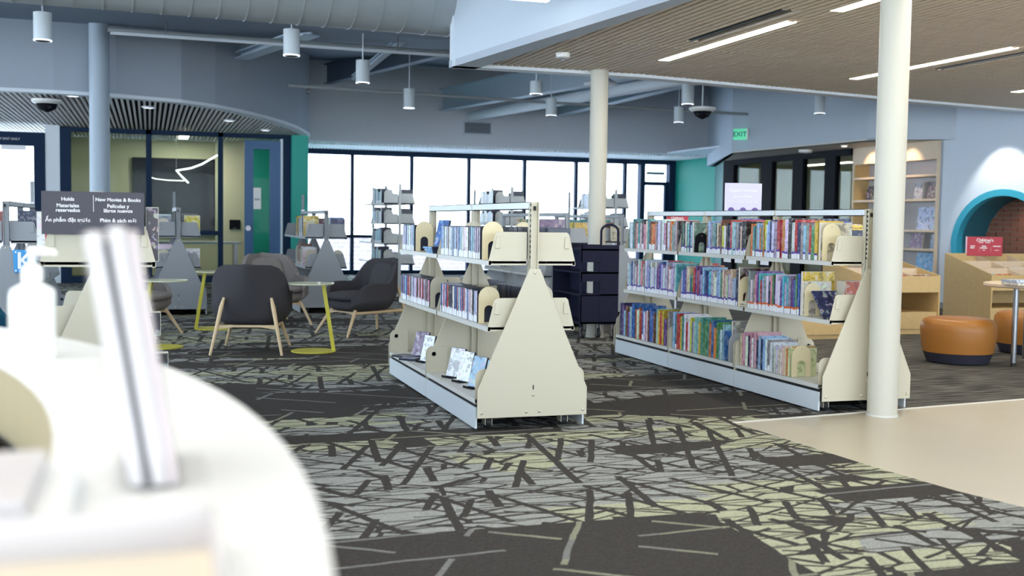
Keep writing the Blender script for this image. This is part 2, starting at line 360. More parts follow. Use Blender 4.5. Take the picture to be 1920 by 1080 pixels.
# roof deck, slopes up to the back
MB().add([(-9, 12.8, 3.40), (18, 12.8, 3.40), (18, 25, 4.62), (-9, 25, 4.62), (-9, 12.8, 3.5), (18, 12.8, 3.5), (18, 25, 4.72), (-9, 25, 4.72)],
         [(0,3,2,1),(4,5,6,7),(0,1,5,4),(1,2,6,5),(2,3,7,6),(3,0,4,7)]).obj('ceiling', M_roof)['kind'] = 'structure'
struct(box('ceiling', M_roof, (-9, -5, 4.6), (18, 12.8, 4.7)))
struct(box('ceiling', M_roof, (-9, 12.7, 3.40), (18, 12.8, 4.6)))
# roof deck ribs between bulkheads
# back bulkhead
struct(box('wall_back', mat('back_bulkhead_paint', (.72, .74, .80), .8), (2.7, 22.8, ZC), (12.9, 22.95, 4.6)))
struct(box('wall_back', M_bluegrey, (-9, 24.5, 2.79), (13, 24.62, 4.7)))
struct(box('trim_2', M_trim, (2.7, 22.785, ZC-.03), (12.9, 24.5, ZC)))
# curved soffit at the left
curve = [(-9, 15.60), (-4, 15.58), (-1.784, 15.559), (-1.16, 15.59), (-.4, 15.70), (.427, 16.059), (.9, 16.52), (1.291, 17.10), (1.72, 17.90), (2.098, 18.75), (2.45, 19.70), (2.72, 20.65), (2.86, 21.2), (2.93, 21.9), (2.93, 22.85)]
def curveY(x):
    for (x0, y0), (x1, y1) in zip(curve, curve[1:]):
        if x0 <= x <= x1 and x1 > x0: return y0+(y1-y0)*(x-x0)/(x1-x0)
    return 22.8
mb = MB(); inner = [(x-.10, y+.10) for x, y in curve]
for (a, b, ia, ib) in zip(curve, curve[1:], inner, inner[1:]):
    mb.prism([a, b, ib, ia], 'z', ZC, 4.5)
struct(mb.obj('wall_left_soffit', M_bluegrey, smooth=.6))
mb = MB()
for (a, b) in zip(curve, curve[1:]):
    ia, ib = (a[0]-.14, a[1]+.14), (b[0]-.14, b[1]+.14)
    mb.prism([(a[0]+.01, a[1]-.01), (b[0]+.01, b[1]-.01), ib, ia], 'z', ZC-.035, ZC+.01)
struct(mb.obj('trim_3', M_trim, smooth=.6))
mb = MB()
for p, q in zip(curve[:-1], curve[1:]):
    if q[0] > p[0]: mb.add([(p[0], p[1]+.06, ZC+.12), (q[0], q[1]+.06, ZC+.12), (q[0], 24.5, ZC+.12), (p[0], 24.5, ZC+.12)], [(0, 1, 2, 3)])
struct(mb.obj('ceiling', M_void))
# slats below the soffit ceiling
sc = thing('slat_ceiling', 'pale slatted ceiling under the curved soffit at the left', 'ceiling', (0, 0, 0)); sc['kind'] = 'structure'
x = -4.2
while x < 2.86:
    y0 = curveY(x)+.12
    box('slat', M_slat2, (-.016, 0, 0), (.016, 24.45-y0, .05), sc, loc=(x, y0, ZC+.0))
    x += .074
sb = thing('slat_ceiling', 'white slatted ceiling strip above the long window wall', 'ceiling', (0, 0, 0)); sb['kind'] = 'structure'
x = 2.96
while x < 12.0:
    box('slat', mat('white_ceiling_slat', (.92, .94, .95), .6), (-.019, 0, 0), (.019, 1.6, .04), sb, loc=(x, 22.87, ZC-.07))
    x += .074

# window wall at the back
def win_pane(x0, x1, z0, z1, y, par, m=M_glass): return box('pane', m, (x0, y-.006, z0), (x1, y+.006, z1), par)
YW = 24.5
struct(box('trim_4', M_navy, (2.9, YW-.08, 2.62), (11.15, YW+.08, 2.78)))
mull = [2.98, 4.24, 5.57, 6.89, 8.22, 9.49, 10.73, 11.15]
for i, (a, b) in enumerate(zip(mull, mull[1:])):
    w = bpy.data.objects.new('window_%d' % (i+1), None); C.objects.link(w); w['kind'] = 'structure'
    box('mullion', M_navy, (a-.035, YW-.06, 0), (a+.035, YW+.06, 2.63), w)
    if i < 6:
        win_pane(a+.035, b-.035, .88, 2.62, YW, w); win_pane(a+.035, b-.035, .1, .81, YW, w)
        box('rail', M_navy, (a+.035, YW-.04, .81), (b-.035, YW+.04, .88), w)
        box('sill', M_navy, (a+.035, YW-.05, 0), (b-.035, YW+.05, .1), w)
# side doors by the green wall
struct(box('wall_back_door_surround', M_navy, (11.10, YW-.1, 0), (11.22, YW+.1, 2.8)))
struct(box('wall_back_door_surround', M_navy, (11.85, YW-.1, 0), (12.3, YW+.1, 2.8)))
struct(box('wall_back_door_surround', M_navy, (11.22, YW-.1, 2.63), (11.85, YW+.1, 2.8)))
d = bpy.data.objects.new('door_1', None); C.objects.link(d); d['kind'] = 'structure'
box('door_frame', M_navy, (11.22, YW-.04, 2.13), (11.85, YW+.04, 2.22), d); box('door_frame', M_navy, (11.76, YW-.04, 0), (11.85, YW+.04, 2.13), d)
box('pane', M_glass, (11.22, YW-.01, 0), (11.76, YW+.01, 2.13), d); box('pane', M_glass, (11.22, YW-.01, 2.22), (11.85, YW+.01, 2.63), d)
box('door_closer', M_steel, (11.25, YW-.14, 2.38), (11.7, YW-.08, 2.45), d)
# green wall
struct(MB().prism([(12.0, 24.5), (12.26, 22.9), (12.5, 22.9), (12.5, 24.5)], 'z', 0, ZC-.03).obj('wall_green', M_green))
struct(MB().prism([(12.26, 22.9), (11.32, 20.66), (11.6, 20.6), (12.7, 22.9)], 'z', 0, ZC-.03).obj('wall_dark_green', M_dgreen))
struct(box('ceiling', M_trim, (11.0, 20.0, ZC-.02), (18, 22.85, ZC+.02)))
# right bulkhead (paint lighter) and low ceiling
ZL = 2.53
br_ = [(10.20, 18.44), (10.36, 16.4), (10.46, 14.7), (10.62, 14.40), (11.44, 13.88)]
mb = MB()
for a, b in zip(br_, br_[1:]):
    mb.prism([a, b, (b[0]+.12, b[1]+.10), (a[0]+.12, a[1]+.10)], 'z', ZL, 4.4)
mb.prism([(10.20, 18.44), (10.32, 18.54), (12.2, 22.8), (12.0, 22.8)], 'z', ZL, 4.6)
struct(mb.obj('wall_right_bulkhead', M_wpaint))
struct(MB().prism([(10.2, 18.44), (10.46, 14.7), (10.62, 14.4), (11.4, 14.0), (15, 14.0), (15, 22.8), (12.1, 22.8)], 'z', ZL+.0, ZL+.03).obj('ceiling', mat('white_low_ceiling', (.62, .60, .55), .7)))
# dark framed glass partition on the right
XF = 11.3
fr = [(20.66, 20.23), (19.17, 18.77), (18.05, 17.71), (17.02, 16.70)]
for y1, y0 in fr: struct(box('trim_5', M_black, (XF-.05, y0, 0), (XF+.05, y1, ZL)))
for k, (y1, y0) in enumerate(((20.23, 19.17), (18.77, 18.05), (17.71, 17.02), (16.70, 16.27))):
    w = bpy.data.objects.new('window_%d' % (k+11), None); C.objects.link(w); w['kind'] = 'structure'
    box('pane', M_glassd, (XF-.01, y0, .1), (XF+.01, y1, 2.42), w); box('frame', M_black, (XF-.05, y0, 2.42), (XF+.05, y1, ZL), w); box('sill', M_black, (XF-.05, y0, 0), (XF+.05, y1, .1), w)
struct(box('wall_study_back', M_yroom, (14.6, 15.5, 0), (14.7, 22.8, ZL)))
struct(MB().prism([(12.45, 22.85), (14.7, 22.75), (14.7, 22.85), (12.45, 22.95)], 'z', 0, ZC).obj('wall_study_side', M_yroom)); struct(box('wall_study_back', M_yroom, (14.6, 14.2, 0), (14.7, 15.6, ZL)))
for y in (17.2, 19.6):
    t_ = tag(box('ceiling_light', M_lamp, (13.5, y, ZL-.02), (13.62, y+1.6, ZL-.005)), 'thin linear light seen through the %s dark framed glass' % ('nearer' if y < 18 else 'farther'), 'light')

# canopy over the right half
cl = [(2.937, 11.215), (3.464, 7.381), (3.95, 3.9)]
cfr = [(2.937, 11.215), (5.022, 11.24), (8.833, 11.95), (11.07, 12.30), (14.5, 12.85)]
mb = MB(); T = 4.3
for a, b in zip(cl, cl[1:]): mb.prism([a, b, (b[0]+.10, b[1]), (a[0]+.10, a[1])], 'z', ZC, T)
struct(mb.obj('wall_canopy_side', mat('canopy_side_paint', (.66, .74, .82), .7)))
mb = MB()
for a, b in zip(cfr, cfr[1:]): mb.prism([a, b, (b[0], b[1]-.10), (a[0], a[1]-.10)], 'z', ZC, T)
struct(mb.obj('wall_canopy_front', M_trim))
mb = MB()
for a, b in zip(cfr, cfr[1:]): mb.prism([(a[0], a[1]+.01), (b[0], b[1]+.01), (b[0], b[1]-.18), (a[0], a[1]-.18)], 'z', ZC-.03, ZC+.04)
struct(mb.obj('trim_6', M_trim))
mb = MB()
mb.prism([(2.927, 11.20), (3.454, 7.381), (3.94, 3.9), (4.08, 3.9), (3.60, 7.4), (3.20, 11.20)], 'z', ZC-.03, ZC+.04)
struct(mb.obj('trim_7', mat('canopy_edge_paint', (.50, .55, .62), .7)))
struct(MB().prism([(3.0, 11.1), (5.0, 11.13), (8.8, 11.85), (14.4, 12.7), (14.4, 3.9), (4.0, 3.9)], 'z', ZC+.09, ZC+.11).obj('ceiling', M_void))
struct(box('ceiling', M_roof, (3.95, -5, ZC+.09), (18, 3.9, ZC+.12)))
cs = thing('slat_canopy', 'timber slat ceiling canopy with linear lights over the right bookshelves', 'ceiling', (0, 0, 0)); cs['kind'] = 'structure'
def frontY(x):
    for (x0, y0), (x1, y1) in zip(cfr, cfr[1:]):
        if x0 <= x <= x1: return y0+(y1-y0)*(x-x0)/(x1-x0)
    return 12.8
def leftX(y):
    for (x0, y0), (x1, y1) in zip(cl, cl[1:]):
        if y1 <= y <= y0: return x0+(x1-x0)*(y0-y)/(y0-y1)
    return 3.95
lights = [(4.79, 7.78, 10.05), (4.86, 3.6, 7.26), (7.25, 8.12, 10.47), (7.25, 4.6, 7.0), (9.60, 8.4, 10.70), (9.60, 5.2, 7.4)]
vents = [(4.50, 7.38, 8.91), (7.56, 8.28, 9.50)]
x = 3.07; nsl = 0
while x < 12.4 and nsl < 290:
    jy = 9.187 + (x-2.904)*.0755
    y1 = frontY(x)-.14
    # left limit of the slat where the slanted edge cuts it
    ys = 4.6
    for k in range(200):
        yy = y1 - k*.04
        if yy < 4.6: break
        if x < leftX(yy)+.14: ys = yy+.04; break
    ys = max(ys, 4.6)
    for a, b in ((max(ys, 4.6), min(jy-.03, y1)), (max(jy, ys), y1)):
        if b-a < .08: continue
        # keep clear of the lights
        segs = [(a, b)]
        for (lx, l0, l1) in lights+[(v[0], v[1], v[2]) for v in vents]:
            if abs(x-lx) < .07:
                ns = []
                for (p, q) in segs:
                    if q <= l0 or p >= l1: ns.append((p, q)); continue
                    if p < l0-.08: ns.append((p, l0-.01))
                    if q > l1+.08: ns.append((l1+.01, q))
                segs = ns
        for p, q in segs:
            box('slat', M_slat, (-.0225, 0, 0), (.0225, q-p, .05), cs, loc=(x, p, ZC)); nsl += 1
    x += .0745
for i, (lx, l0, l1) in enumerate(lights):
    nm = ['above the middle of the canopy', 'running out of the top of the view', 'behind the big right column', 'nearer the camera right of the column', 'at the far right edge', 'at the near right'][i]
    t_ = thing('linear_light', 'long glowing linear ceiling light %s' % nm, 'light', (lx, l0, ZC), group='linear lights in the slatted canopy')
    box('diffuser', M_lamp, (-.055, 0, -.003), (.055, l1-l0, .01), t_); area('canopy_light', (lx, (l0+l1)/2, ZC-.012), .11, l1-l0, 34, (1, .94, .82))
    mb = MB().box(-.07, -.01, 0, -.056, l1-l0+.01, .06).box(.056, -.01, 0, .07, l1-l0+.01, .06); mb.obj('housing', M_white, t_)
for i, (lx, l0, l1) in enumerate(vents):
    t_ = thing('linear_air_diffuser', 'dark slot air diffuser beside the %s linear light' % ('left' if i == 0 else 'right'), 'vent', (lx, l0, ZC))
    box('slot', M_dark, (-.05, 0, .012), (.05, l1-l0, .02), t_); box('slot_rail', M_steel, (-.01, 0, 0), (.01, l1-l0, .012), t_)
sd = thing('smoke_detector', 'round white smoke detector under the near corner of the slatted canopy', 'detector', (3.72, 10.0, ZC-.05))
MB().lathe([(.03, 0), (.065, .01), (.07, .05)], 20).obj('detector_body', M_white, sd, smooth=.5)
MB().lathe([(.02, -.012), (.025, 0)], 12).obj('detector_lens', M_steel, sd)

# columns
def column(x, y, r, top, m, label, base=0.0):
    t_ = thing('column', label, 'column', (x, y, 0)); t_['kind'] = 'structure'
    MB().lathe([(r, 0), (r, top)], 40).obj('shaft', m, t_, smooth=.6)
    MB().lathe([(r+.006, 0), (r+.006, .012)], 40).obj('base_ring', M_beige2, t_, smooth=.6)
column(4.467, 6.03, .094, 2.9, M_colm, 'big round cream column at the near end of the right bookshelf')
column(4.50, 10.98, .094, 2.9, M_colm, 'round cream column rising behind the right bookshelf')
column(-.60, 15.42, .125, 3.75, M_colb, 'round blue-grey column left, behind the black holds sign')

# meeting room glass front, left
YM = 21.5; GM = M_navy
for a, b in ((-1.50, -1.32), (-.05, .05), (1.22, 1.31), (2.40, 2.55)):
    struct(box('trim_8', GM, (a, YM-.06, 0), (b, YM+.06, 2.78)))
struct(box('trim_8', GM, (-1.32, YM-.06, 2.70), (2.4, YM+.06, 2.78)))
for k, (a, b) in enumerate(((-1.32, -.05), (.05, 1.22))):
    w = bpy.data.objects.new('window_%d' % (k+21), None); C.objects.link(w); w['kind'] = 'structure'
    box('rail', GM, (a, YM-.04, .88), (b, YM+.04, .96), w); box('sill', GM, (a, YM-.05, 0), (b, YM+.05, .12), w)
    box('pane', M_glassd, (a, YM-.006, .96), (b, YM+.006, 2.70), w); box('pane', M_glassd, (a, YM-.006, .12), (b, YM+.006, .88), w)
w = bpy.data.objects.new('door_2', None); C.objects.link(w); w['kind'] = 'structure'
Mdf = mat('blue_door_frame', (.03, .12, .28), .4)
box('door_stile', Mdf, (1.70, YM-.03, 0), (1.86, YM+.03, 2.66), w); box('door_stile', Mdf, (2.16, YM-.03, 0), (2.36, YM+.03, 2.66), w)
box('door_rail', Mdf, (1.86, YM-.03, 2.50), (2.16, YM+.03, 2.66), w); box('door_rail', Mdf, (1.86, YM-.03, 0), (2.16, YM+.03, .2), w)
box('pane', M_glassd, (1.86, YM-.008, .2), (2.16, YM+.008, 2.50), w)
MB().tube([(1.76, YM-.04, 1.02), (1.76, YM-.12, 1.02)], .05, 14).obj('door_knob', M_steel, w, smooth=.6)
struct(box('trim_9', M_trim, (2.36, YM-.06, 0), (2.40, YM+.06, 2.70)))
t_ = thing('notice', 'white paper notice taped inside the glass meeting room door', 'notice', (1.93, YM-.02, 1.38))
box('sheet', M_white, (-.07, -.006, 0), (.07, 0, .40), t_); box('printed_block', M_grey2, (-.05, -.008, .16), (.05, -.006, .20), t_)
t_ = thing('room_sign', 'small black room plaque on the pale wall beside the meeting room door', 'sign', (1.70, 23.985, .97))
box('plaque', M_black, (-.11, -.012, 0), (.11, .012, .20), t_, bevel=.003)
box('plaque_clip', M_grey, (-.03, -.016, .02), (.03, -.012, .03), t_)
struct(box('wall_meeting_side', M_green, (2.55, YM-.25, 0), (2.85, YM+3.0, ZC-.03)))
struct(box('wall_meeting_back', M_yroom, (-1.5, 24.35, 0), (2.55, 24.45, ZC)))
struct(box('wall_meeting_left', M_yroom, (-1.6, YM+.06, 0), (-1.5, 24.45, ZC)))
struct(box('wall_meeting_green', M_green, (1.92, 23.6, 0), (2.5, 23.7, ZC)))
struct(box('wall_meeting_panel', M_yroom, (1.31, 24.0, 0), (1.92, 24.1, ZC)))
tv = thing('wall_screen', 'large black wall screen inside the glass meeting room', 'screen', (.5, 24.3, .86))
box('screen_panel', M_screen, (-.82, -.03, 0), (.92, 0, 1.56), tv, bevel=.006); box('screen_bracket', M_black, (-.2, 0, .5), (.2, .05, 1.0), tv)
z_ = thing('zigzag_reflection', 'white glowing zigzag tubes standing in for light reflections in the meeting room', 'light', (0, 23.0, 0))  # glowing tubes and wires added in place of reflected light lines
MB().tube([(1.298, 0, 2.444), (1.0, .1, 2.26), (.80, .2, 2.18), (.52, .3, 2.13), (.62, 0, 2.0), (.73, -.2, 1.88)], .016, 8).obj('reflection_tube', M_reflc, z_)
MB().tube([(-.95, 0, 2.35), (-.75, .1, 2.24)], .016, 8).obj('reflection_tube', M_reflc, z_)
MB().tube([(-.02, 0, 1.99), (.12, .1, 1.95), (.35, .2, 1.93), (.66, .3, 1.93)], .010, 8).obj('reflection_tube', M_lamps, z_)
for p in ((1.298, 0, 2.444), (.52, .3, 2.13), (-.95, 0, 2.35)): MB().tube([p, (p[0], p[1], ZC)], .003, 5).obj('suspension_wire', M_steel, z_)
t_ = tag(box('ceiling_light', M_lamp, (-.09, -.55, -.02), (.09, .55, 0), loc=(.66, 23.1, ZC)), 'short bright panel light on the meeting room slatted ceiling', 'light')
t_ = thing('table', 'grey meeting table edge seen through the meeting room glass', 'table', (.9, 22.6, 0)); box('table_top', M_grey2, (-.8, -.4, .70), (.8, .4, .74), t_)
for sx_ in (-.7, .7): box('leg', M_steel, (sx_-.03, -.3, 0), (sx_+.03, .3, .70), t_)
# far left door and glazing
struct(box('trim_10', M_trim, (-1.74, YM-.05, 0), (-1.50, YM+.05, ZC)))
struct(box('trim_11', GM, (-1.93, YM-.06, 0), (-1.74, YM+.06, 2.66)))
struct(box('trim_11', GM, (-4.4, YM-.06, 2.42), (-1.93, YM+.06, 2.66)))
w = bpy.data.objects.new('door_3', None); C.objects.link(w); w['kind'] = 'structure'
box('pane', M_glass, (-4.4, YM-.01, 0), (-1.93, YM+.01, 2.42), w)
box('door_closer', M_steel, (-2.45, YM-.12, 2.34), (-2.05, YM-.06, 2.42), w)
for xx in (-3.1, -4.4): box('door_stile', GM, (xx-.06, YM-.04, 0), (xx+.06, YM+.04, 2.42), w)
text('EMERGENCY EXIT ONLY', .055, M_text, w, (-2.45, YM-.075, 2.53), (PI/2, 0, 0))
struct(box('wall_left', M_wpaint, (-9, 21.45, 0), (-4.4, 21.6, ZC)))

# left and rear walls with big windows (out of view, daylight comes in through them)
for k in range(5):
    y = -3.6 + k*4.9
    w = bpy.data.objects.new('window_%d' % (k+31), None); C.objects.link(w); w['kind'] = 'structure'
    box('pane', M_glass, (-9.01, y, .5), (-8.99, y+4.3, 3.2), w); box('frame', M_navy, (-9.06, y-.3, .3), (-8.94, y, 3.4), w)
struct(box('wall_left', M_wpaint2, (-9.1, -5, 0), (-8.95, 21.5, .5))); struct(box('wall_left', M_wpaint2, (-9.1, -5, 3.2), (-8.95, 25, 4.7)))
struct(box('wall_rear', M_wpaint2, (-9, -5.1, 0), (18, -5, .6))); struct(box('wall_rear', M_wpaint2, (-9, -5.1, 3.0), (18, -5, 4.7)))
struct(box('wall_right', M_wpaint2, (16.5, -5, 0), (16.6, 14, 4.6)))
struct(box('wall_right', M_wpaint2, (14.7, 14.0, 0), (18, 25, 4.6))); struct(box('wall_right', M_wpaint2, (11.4, 14.14, ZL), (14.7, 14.3, 4.6)))

# arch wall, brick nook and built-in shelves
AX, AY, AA = 11.35, 14.12, -math.radians(73)
aw = bpy.data.objects.new('wall_arch', None); C.objects.link(aw); aw.location = (AX, AY, 0); aw.rotation_euler = (0, 0, AA); aw['kind'] = 'structure'
cxa, cza, ra = 1.04, .98, .71
N = 40
mb = MB()
circ = [(cxa+ra*math.cos(2*PI*i/N), cza+ra*math.sin(2*PI*i/N)) for i in range(N)]
# wall face as strips between the outer rectangle and the circle
def rectpt(a):
    dx, dz = math.cos(a), math.sin(a); x0, x1, z0, z1 = -cxa, 4.2-cxa, -cza, 4.3-cza
    t = min([v for v in ((x1/dx if dx > 1e-6 else 9e9), (x0/dx if dx < -1e-6 else 9e9), (z1/dz if dz > 1e-6 else 9e9), (z0/dz if dz < -1e-6 else 9e9)) if v > 0])
    return (cxa+dx*t, cza+dz*t)
angs = sorted([2*PI*i/N for i in range(N)] + [math.atan2(zz-cza, xx-cxa) % (2*PI) for xx in (0, 4.2) for zz in (0, 4.3)])
for i in range(len(angs)):
    a, b = angs[i], angs[(i+1) % len(angs)]
    if (b-a) % (2*PI) < 1e-6: continue
    pa, pb = (cxa+ra*math.cos(a), cza+ra*math.sin(a)), (cxa+ra*math.cos(b), cza+ra*math.sin(b))
    qa, qb = rectpt(a), rectpt(b)
    mb.add([(pa[0], 0, pa[1]), (pb[0], 0, pb[1]), (qb[0], 0, qb[1]), (qa[0], 0, qa[1])], [(0, 1, 2, 3)])
mb.box(0, .0, 0, .04, .12, 4.3)
mb.obj('wall_face', mat('arch_wall_paint', (.62, .70, .80), .75), aw)
box('baseboard', M_grey, (0, -.012, 0), (4.2, 0, .09), aw)
mb = MB()
ro = .80; NDP = .72
for i in range(N):
    a, b = 2*PI*i/N, 2*PI*(i+1)/N
    q = lambda r, t, y: (cxa+r*math.cos(t), y, cza+r*math.sin(t))
    mb.add([q(ra-.005, a, -.03), q(ra-.005, b, -.03), q(ro, b, -.03), q(ro, a, -.03), q(ra-.005, a, .11), q(ra-.005, b, .11), q(ro, b, .0), q(ro, a, .0)], [(0, 1, 2, 3), (3, 2, 6, 7), (0, 4, 5, 1)])
mb.obj('arch_ring', M_teal, aw, smooth=.7)
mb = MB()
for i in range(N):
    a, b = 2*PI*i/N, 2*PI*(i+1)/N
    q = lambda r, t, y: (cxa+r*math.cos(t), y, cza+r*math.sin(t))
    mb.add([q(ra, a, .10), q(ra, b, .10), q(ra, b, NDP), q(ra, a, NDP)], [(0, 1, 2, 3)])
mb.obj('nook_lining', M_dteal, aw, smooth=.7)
box('nook_back', M_mortar, (cxa-.9, NDP, 0), (cxa+.9, NDP+.06, 1.85), aw)
bz = .10; rowi = 0
bm_me = None
while bz < 1.72:
    bx = cxa-.75 + (.115 if rowi % 2 else 0)
    while bx < cxa+.75:
        if (bx+.1-cxa)**2+(bz+.03-cza)**2 < .76**2:
            if bm_me is None:
                b0 = MB().box(0, 0, 0, .215, .02, .058).obj('brick', M_brick, aw, loc=(bx, NDP-.018, bz)); bm_me = b0.data
            else:
                b0 = bpy.data.objects.new('brick', bm_me); C.objects.link(b0); b0.parent = aw; b0.location = (bx, NDP-.018-R.random()*.004, bz)
        bx += .230
    bz += .0715; rowi += 1
# built-in display shelves
bs = thing('display_shelf', 'built-in birch display shelves with face-out books under warm spotlights', 'bookcase', (11.3, 14.12, 0))
LY = 2.15
box('upright_panel', M_birchl, (0, LY-.04, 0), (.30, LY, ZL), bs); box('upright_panel', M_birchl, (0, 0, 0), (.30, .03, ZL), bs)
box('fascia', M_birchl, (-.0, .03, 2.25), (.03, LY-.04, ZL), bs)
box('back_panel', mat('pale_grey_back', (.5, .5, .52), .7), (.29, 0, 0), (.31, LY, ZL), bs)
for z in (2.03, 1.655, 1.178, .89, .45): box('shelf', M_birchl, (-.005, .03, z-.035), (.30, LY-.04, z), bs)
box('inner_side', M_birch, (.01, LY-.06, .05), (.29, LY-.04, 2.25), bs)

# ================================================================== OVERHEAD SERVICES
t_ = thing('spiral_duct', 'large grey spiral air duct crossing the top left', 'duct', (0, 0, 0))
A0, A1 = Vector((-6.0, 10.9, 3.55)), Vector((3.12, 11.45, 3.55)); dv = (A1-A0).normalized(); Ld = (A1-A0).length
MB().tube([A0, A1], .42, 48).obj('duct_pipe', M_duct, t_, smooth=.6)
k = 0; x = .15
while x < Ld:
    p = A0+dv*x
    MB().tube([p-dv*.006, p+dv*.006], .427, 48).obj('duct_seam', M_duct, t_, smooth=.6); x += .26
for i, (x, y, zb, l, r, where) in enumerate([(-.978, 11.9, 2.90, .27, .085, 'farthest left, below the duct'), (1.42, 11.92, 2.90, .27, .085, 'just right of the curved soffit middle, below the duct'),
        (2.533, 13.92, 2.90, .28, .085, 'in front of the white brace left of the canopy corner'), (3.748, 16.70, 2.90, .29, .085, 'hanging on a rod left of the canopy corner'),
        (6.079, 16.83, 2.90, .27, .085, 'hanging right of the wall vent'), (7.249, 14.40, 2.90, .30, .085, 'just right of the middle column'),
        (8.40, 17.0, 2.90, .26, .08, 'partly behind another pendant right of the middle column'), (9.595, 14.69, 2.90, .27, .08, 'hanging before the pale right bulkhead'), (4.891, 14.14, 2.90, .17, .085, 'short one beside the round air ducts')]):
    t_ = thing('pendant_light', 'white cylinder pendant light %s' % where, 'light', (x, y, zb), group='cylinder pendant lights')
    MB().lathe([(r, 0), (r, l)], 28).obj('shade', mat('pendant_paint', (.60, .66, .70), .5), t_, smooth=.6)
    MB().lathe([(r+.002, -.004), (r+.002, .008)], 28).obj('rim', M_lamps, t_, smooth=.6)
    MB().lathe([(r*.82, -.006), (r*.82, -.004)], 24).obj('lens', M_dark if i != 3 else M_lamps, t_)
    spot('pendant_lamp', (x, y, zb-.012), 45, (.86, .93, 1), 2.5, .6, (x, y, 0))
    MB().tube([(0, 0, l), (0, 0, (3.40+(y-12.8)*.1 if y > 12.8 else 4.6)-zb)], .008, 8).obj('rod', M_trim, t_)
# sprinkler pipes
def pipe(name, pts, r, m, label, cat='pipe'): return tag(MB().tube(pts, r, 10).obj(name, m, smooth=.6), label, cat)
pipe('sprinkler_pipe', [(2.0, 17.15, 3.2), (7.56, 17.8, 3.2), (11.0, 18.0, 3.2)], .025, M_duct, 'long thin sprinkler pipe crossing the hall behind the pendants')
pipe('sprinkler_pipe', [(11.0, 18.05, 3.2), (11.4, 17.2, 3.28), (11.9, 15.0, 3.4)], .02, M_duct, 'short bent sprinkler pipe before the pale right bulkhead')
cd_ = pipe('conduit', [(-.46, 14.3, 3.42), (3.9, 14.45, 3.42)], .03, M_duct, 'upper grey conduit running left of the canopy corner')
cd_ = pipe('conduit', [(-.42, 14.0, 3.34), (3.7, 14.15, 3.34)], .022, M_trim, 'lower pale conduit running left of the canopy corner')
for x_ in (.2, 1.6, 3.0): MB().tube([(x_, 14.05, 3.34), (x_, 14.05, 3.53)], .008, 6).obj('hanger', M_steel, cd_)
for i, (x, y, z, w_) in enumerate(((6.35, 17.66, 3.2, 'above the wall vent'), (7.35, 17.776, 3.2, 'right of the short pendant'), (10.7, 17.95, 3.2, 'at the right end of the pipe'), (2.3, 17.18, 3.2, 'at the left end of the pipe'))):
    t_ = thing('fire_sprinkler', 'small dark sprinkler head %s' % w_, 'sprinkler', (x, y, z-.06), group='sprinkler heads')
    MB().lathe([(.012, -.04), (.02, -.01), (.025, 0), (.02, .04)], 10).obj('sprinkler_body', M_steel, t_); MB().lathe([(.03, -.045), (.03, -.04)], 12).obj('deflector', M_dark, t_)
def beam(p, q, w_, h_, m, label):
    p, q = Vector(p), Vector(q); d = (q-p).normalized(); n = Vector((-d.y, d.x, 0)).normalized()*w_/2; L_ = (q-p)
    t_ = thing('roof_beam', label, 'beam', p)
    def fl(wn, z0, z1, nm):
        nn = n*wn; o_ = Vector((0, 0, 0))
        v = [o_-nn, o_+nn, L_+nn, L_-nn]
        MB().add([(a.x, a.y, a.z+z0) for a in v]+[(a.x, a.y, a.z+z1) for a in v], [(0,3,2,1),(4,5,6,7),(0,1,5,4),(1,2,6,5),(2,3,7,6),(3,0,4,7)]).obj(nm, m, t_)
    fl(1, 0, .02, 'flange'); fl(.12, .02, h_-.02, 'web'); fl(1, h_-.02, h_, 'flange')
M_beam = mat('pale_blue_beam_paint', (.55, .66, .76), .6)
beam((5.84, 22.8, 3.5), (7.45, 12.0, 3.32), .20, .45, M_beam, 'pale blue steel beam above the wall vent')
beam((8.42, 22.8, 3.5), (8.0, 12.2, 3.36), .20, .45, M_beam, 'pale blue steel beam right of the middle column')
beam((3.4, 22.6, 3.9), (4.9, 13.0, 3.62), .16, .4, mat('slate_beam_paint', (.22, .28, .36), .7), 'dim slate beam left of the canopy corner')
beam((1.30, 16.95, 3.52), (1.95, 14.3, 3.50), .22, .1, M_beam, 'short pale beam end leaving the curved soffit')
beam((2.95, 16.9, 3.30), (3.42, 14.6, 3.75), .10, .08, M_beam, 'thin white brace behind a pendant near the canopy corner')
t_ = thing('round_duct', 'white round air pipe running beside the pale blue beam', 'duct', (0, 0, 0)); MB().tube([(6.45, 22.75, 3.42), (7.75, 12.2, 3.30)], .10, 20).obj('duct_pipe', M_trim, t_, smooth=.6)
t_ = thing('air_fitting', 'white round air boot under the canopy front edge', 'duct', (6.0, 14.6, 3.12))
MB().lathe([(.22, 0), (.24, .03), (.10, .12), (.08, .35)], 24).obj('boot', M_trim, t_, smooth=.6); MB().tube([(-.1, 0, .3), (-.7, .2, .35), (-1.0, .3, .5)], .09, 16).obj('flexible_hose', M_steel, t_, smooth=.6)
t_ = thing('wall_vent', 'rectangular louvred vent on the back bulkhead', 'vent', (6.59, 22.78, 3.17))
box('vent_frame', M_wpaint2, (-.31, 0, -.14), (.31, .02, .14), t_)
box('vent_back', M_dark, (-.28, -.002, -.11), (.28, .0, .11), t_)
for i in range(8): box('louvre', M_bluegrey, (-.28, -.012, -.108+i*.028), (.28, -.002, -.095+i*.028), t_)
# exit sign
t_ = thing('exit_sign', 'green illuminated exit sign on the pale right bulkhead', 'sign', (10.12, 18.0, 2.84), rz=-.75)
box('sign_face', M_exit, (-.12, -.02, -.10), (.12, 0, .10), t_, bevel=.004); box('sign_mount', M_white, (.12, -.02, -.10), (.15, .06, .10), t_)
text('EXIT', .12, M_dgreen, t_, (0, -.022, 0), (PI/2, 0, 0), bold=True)
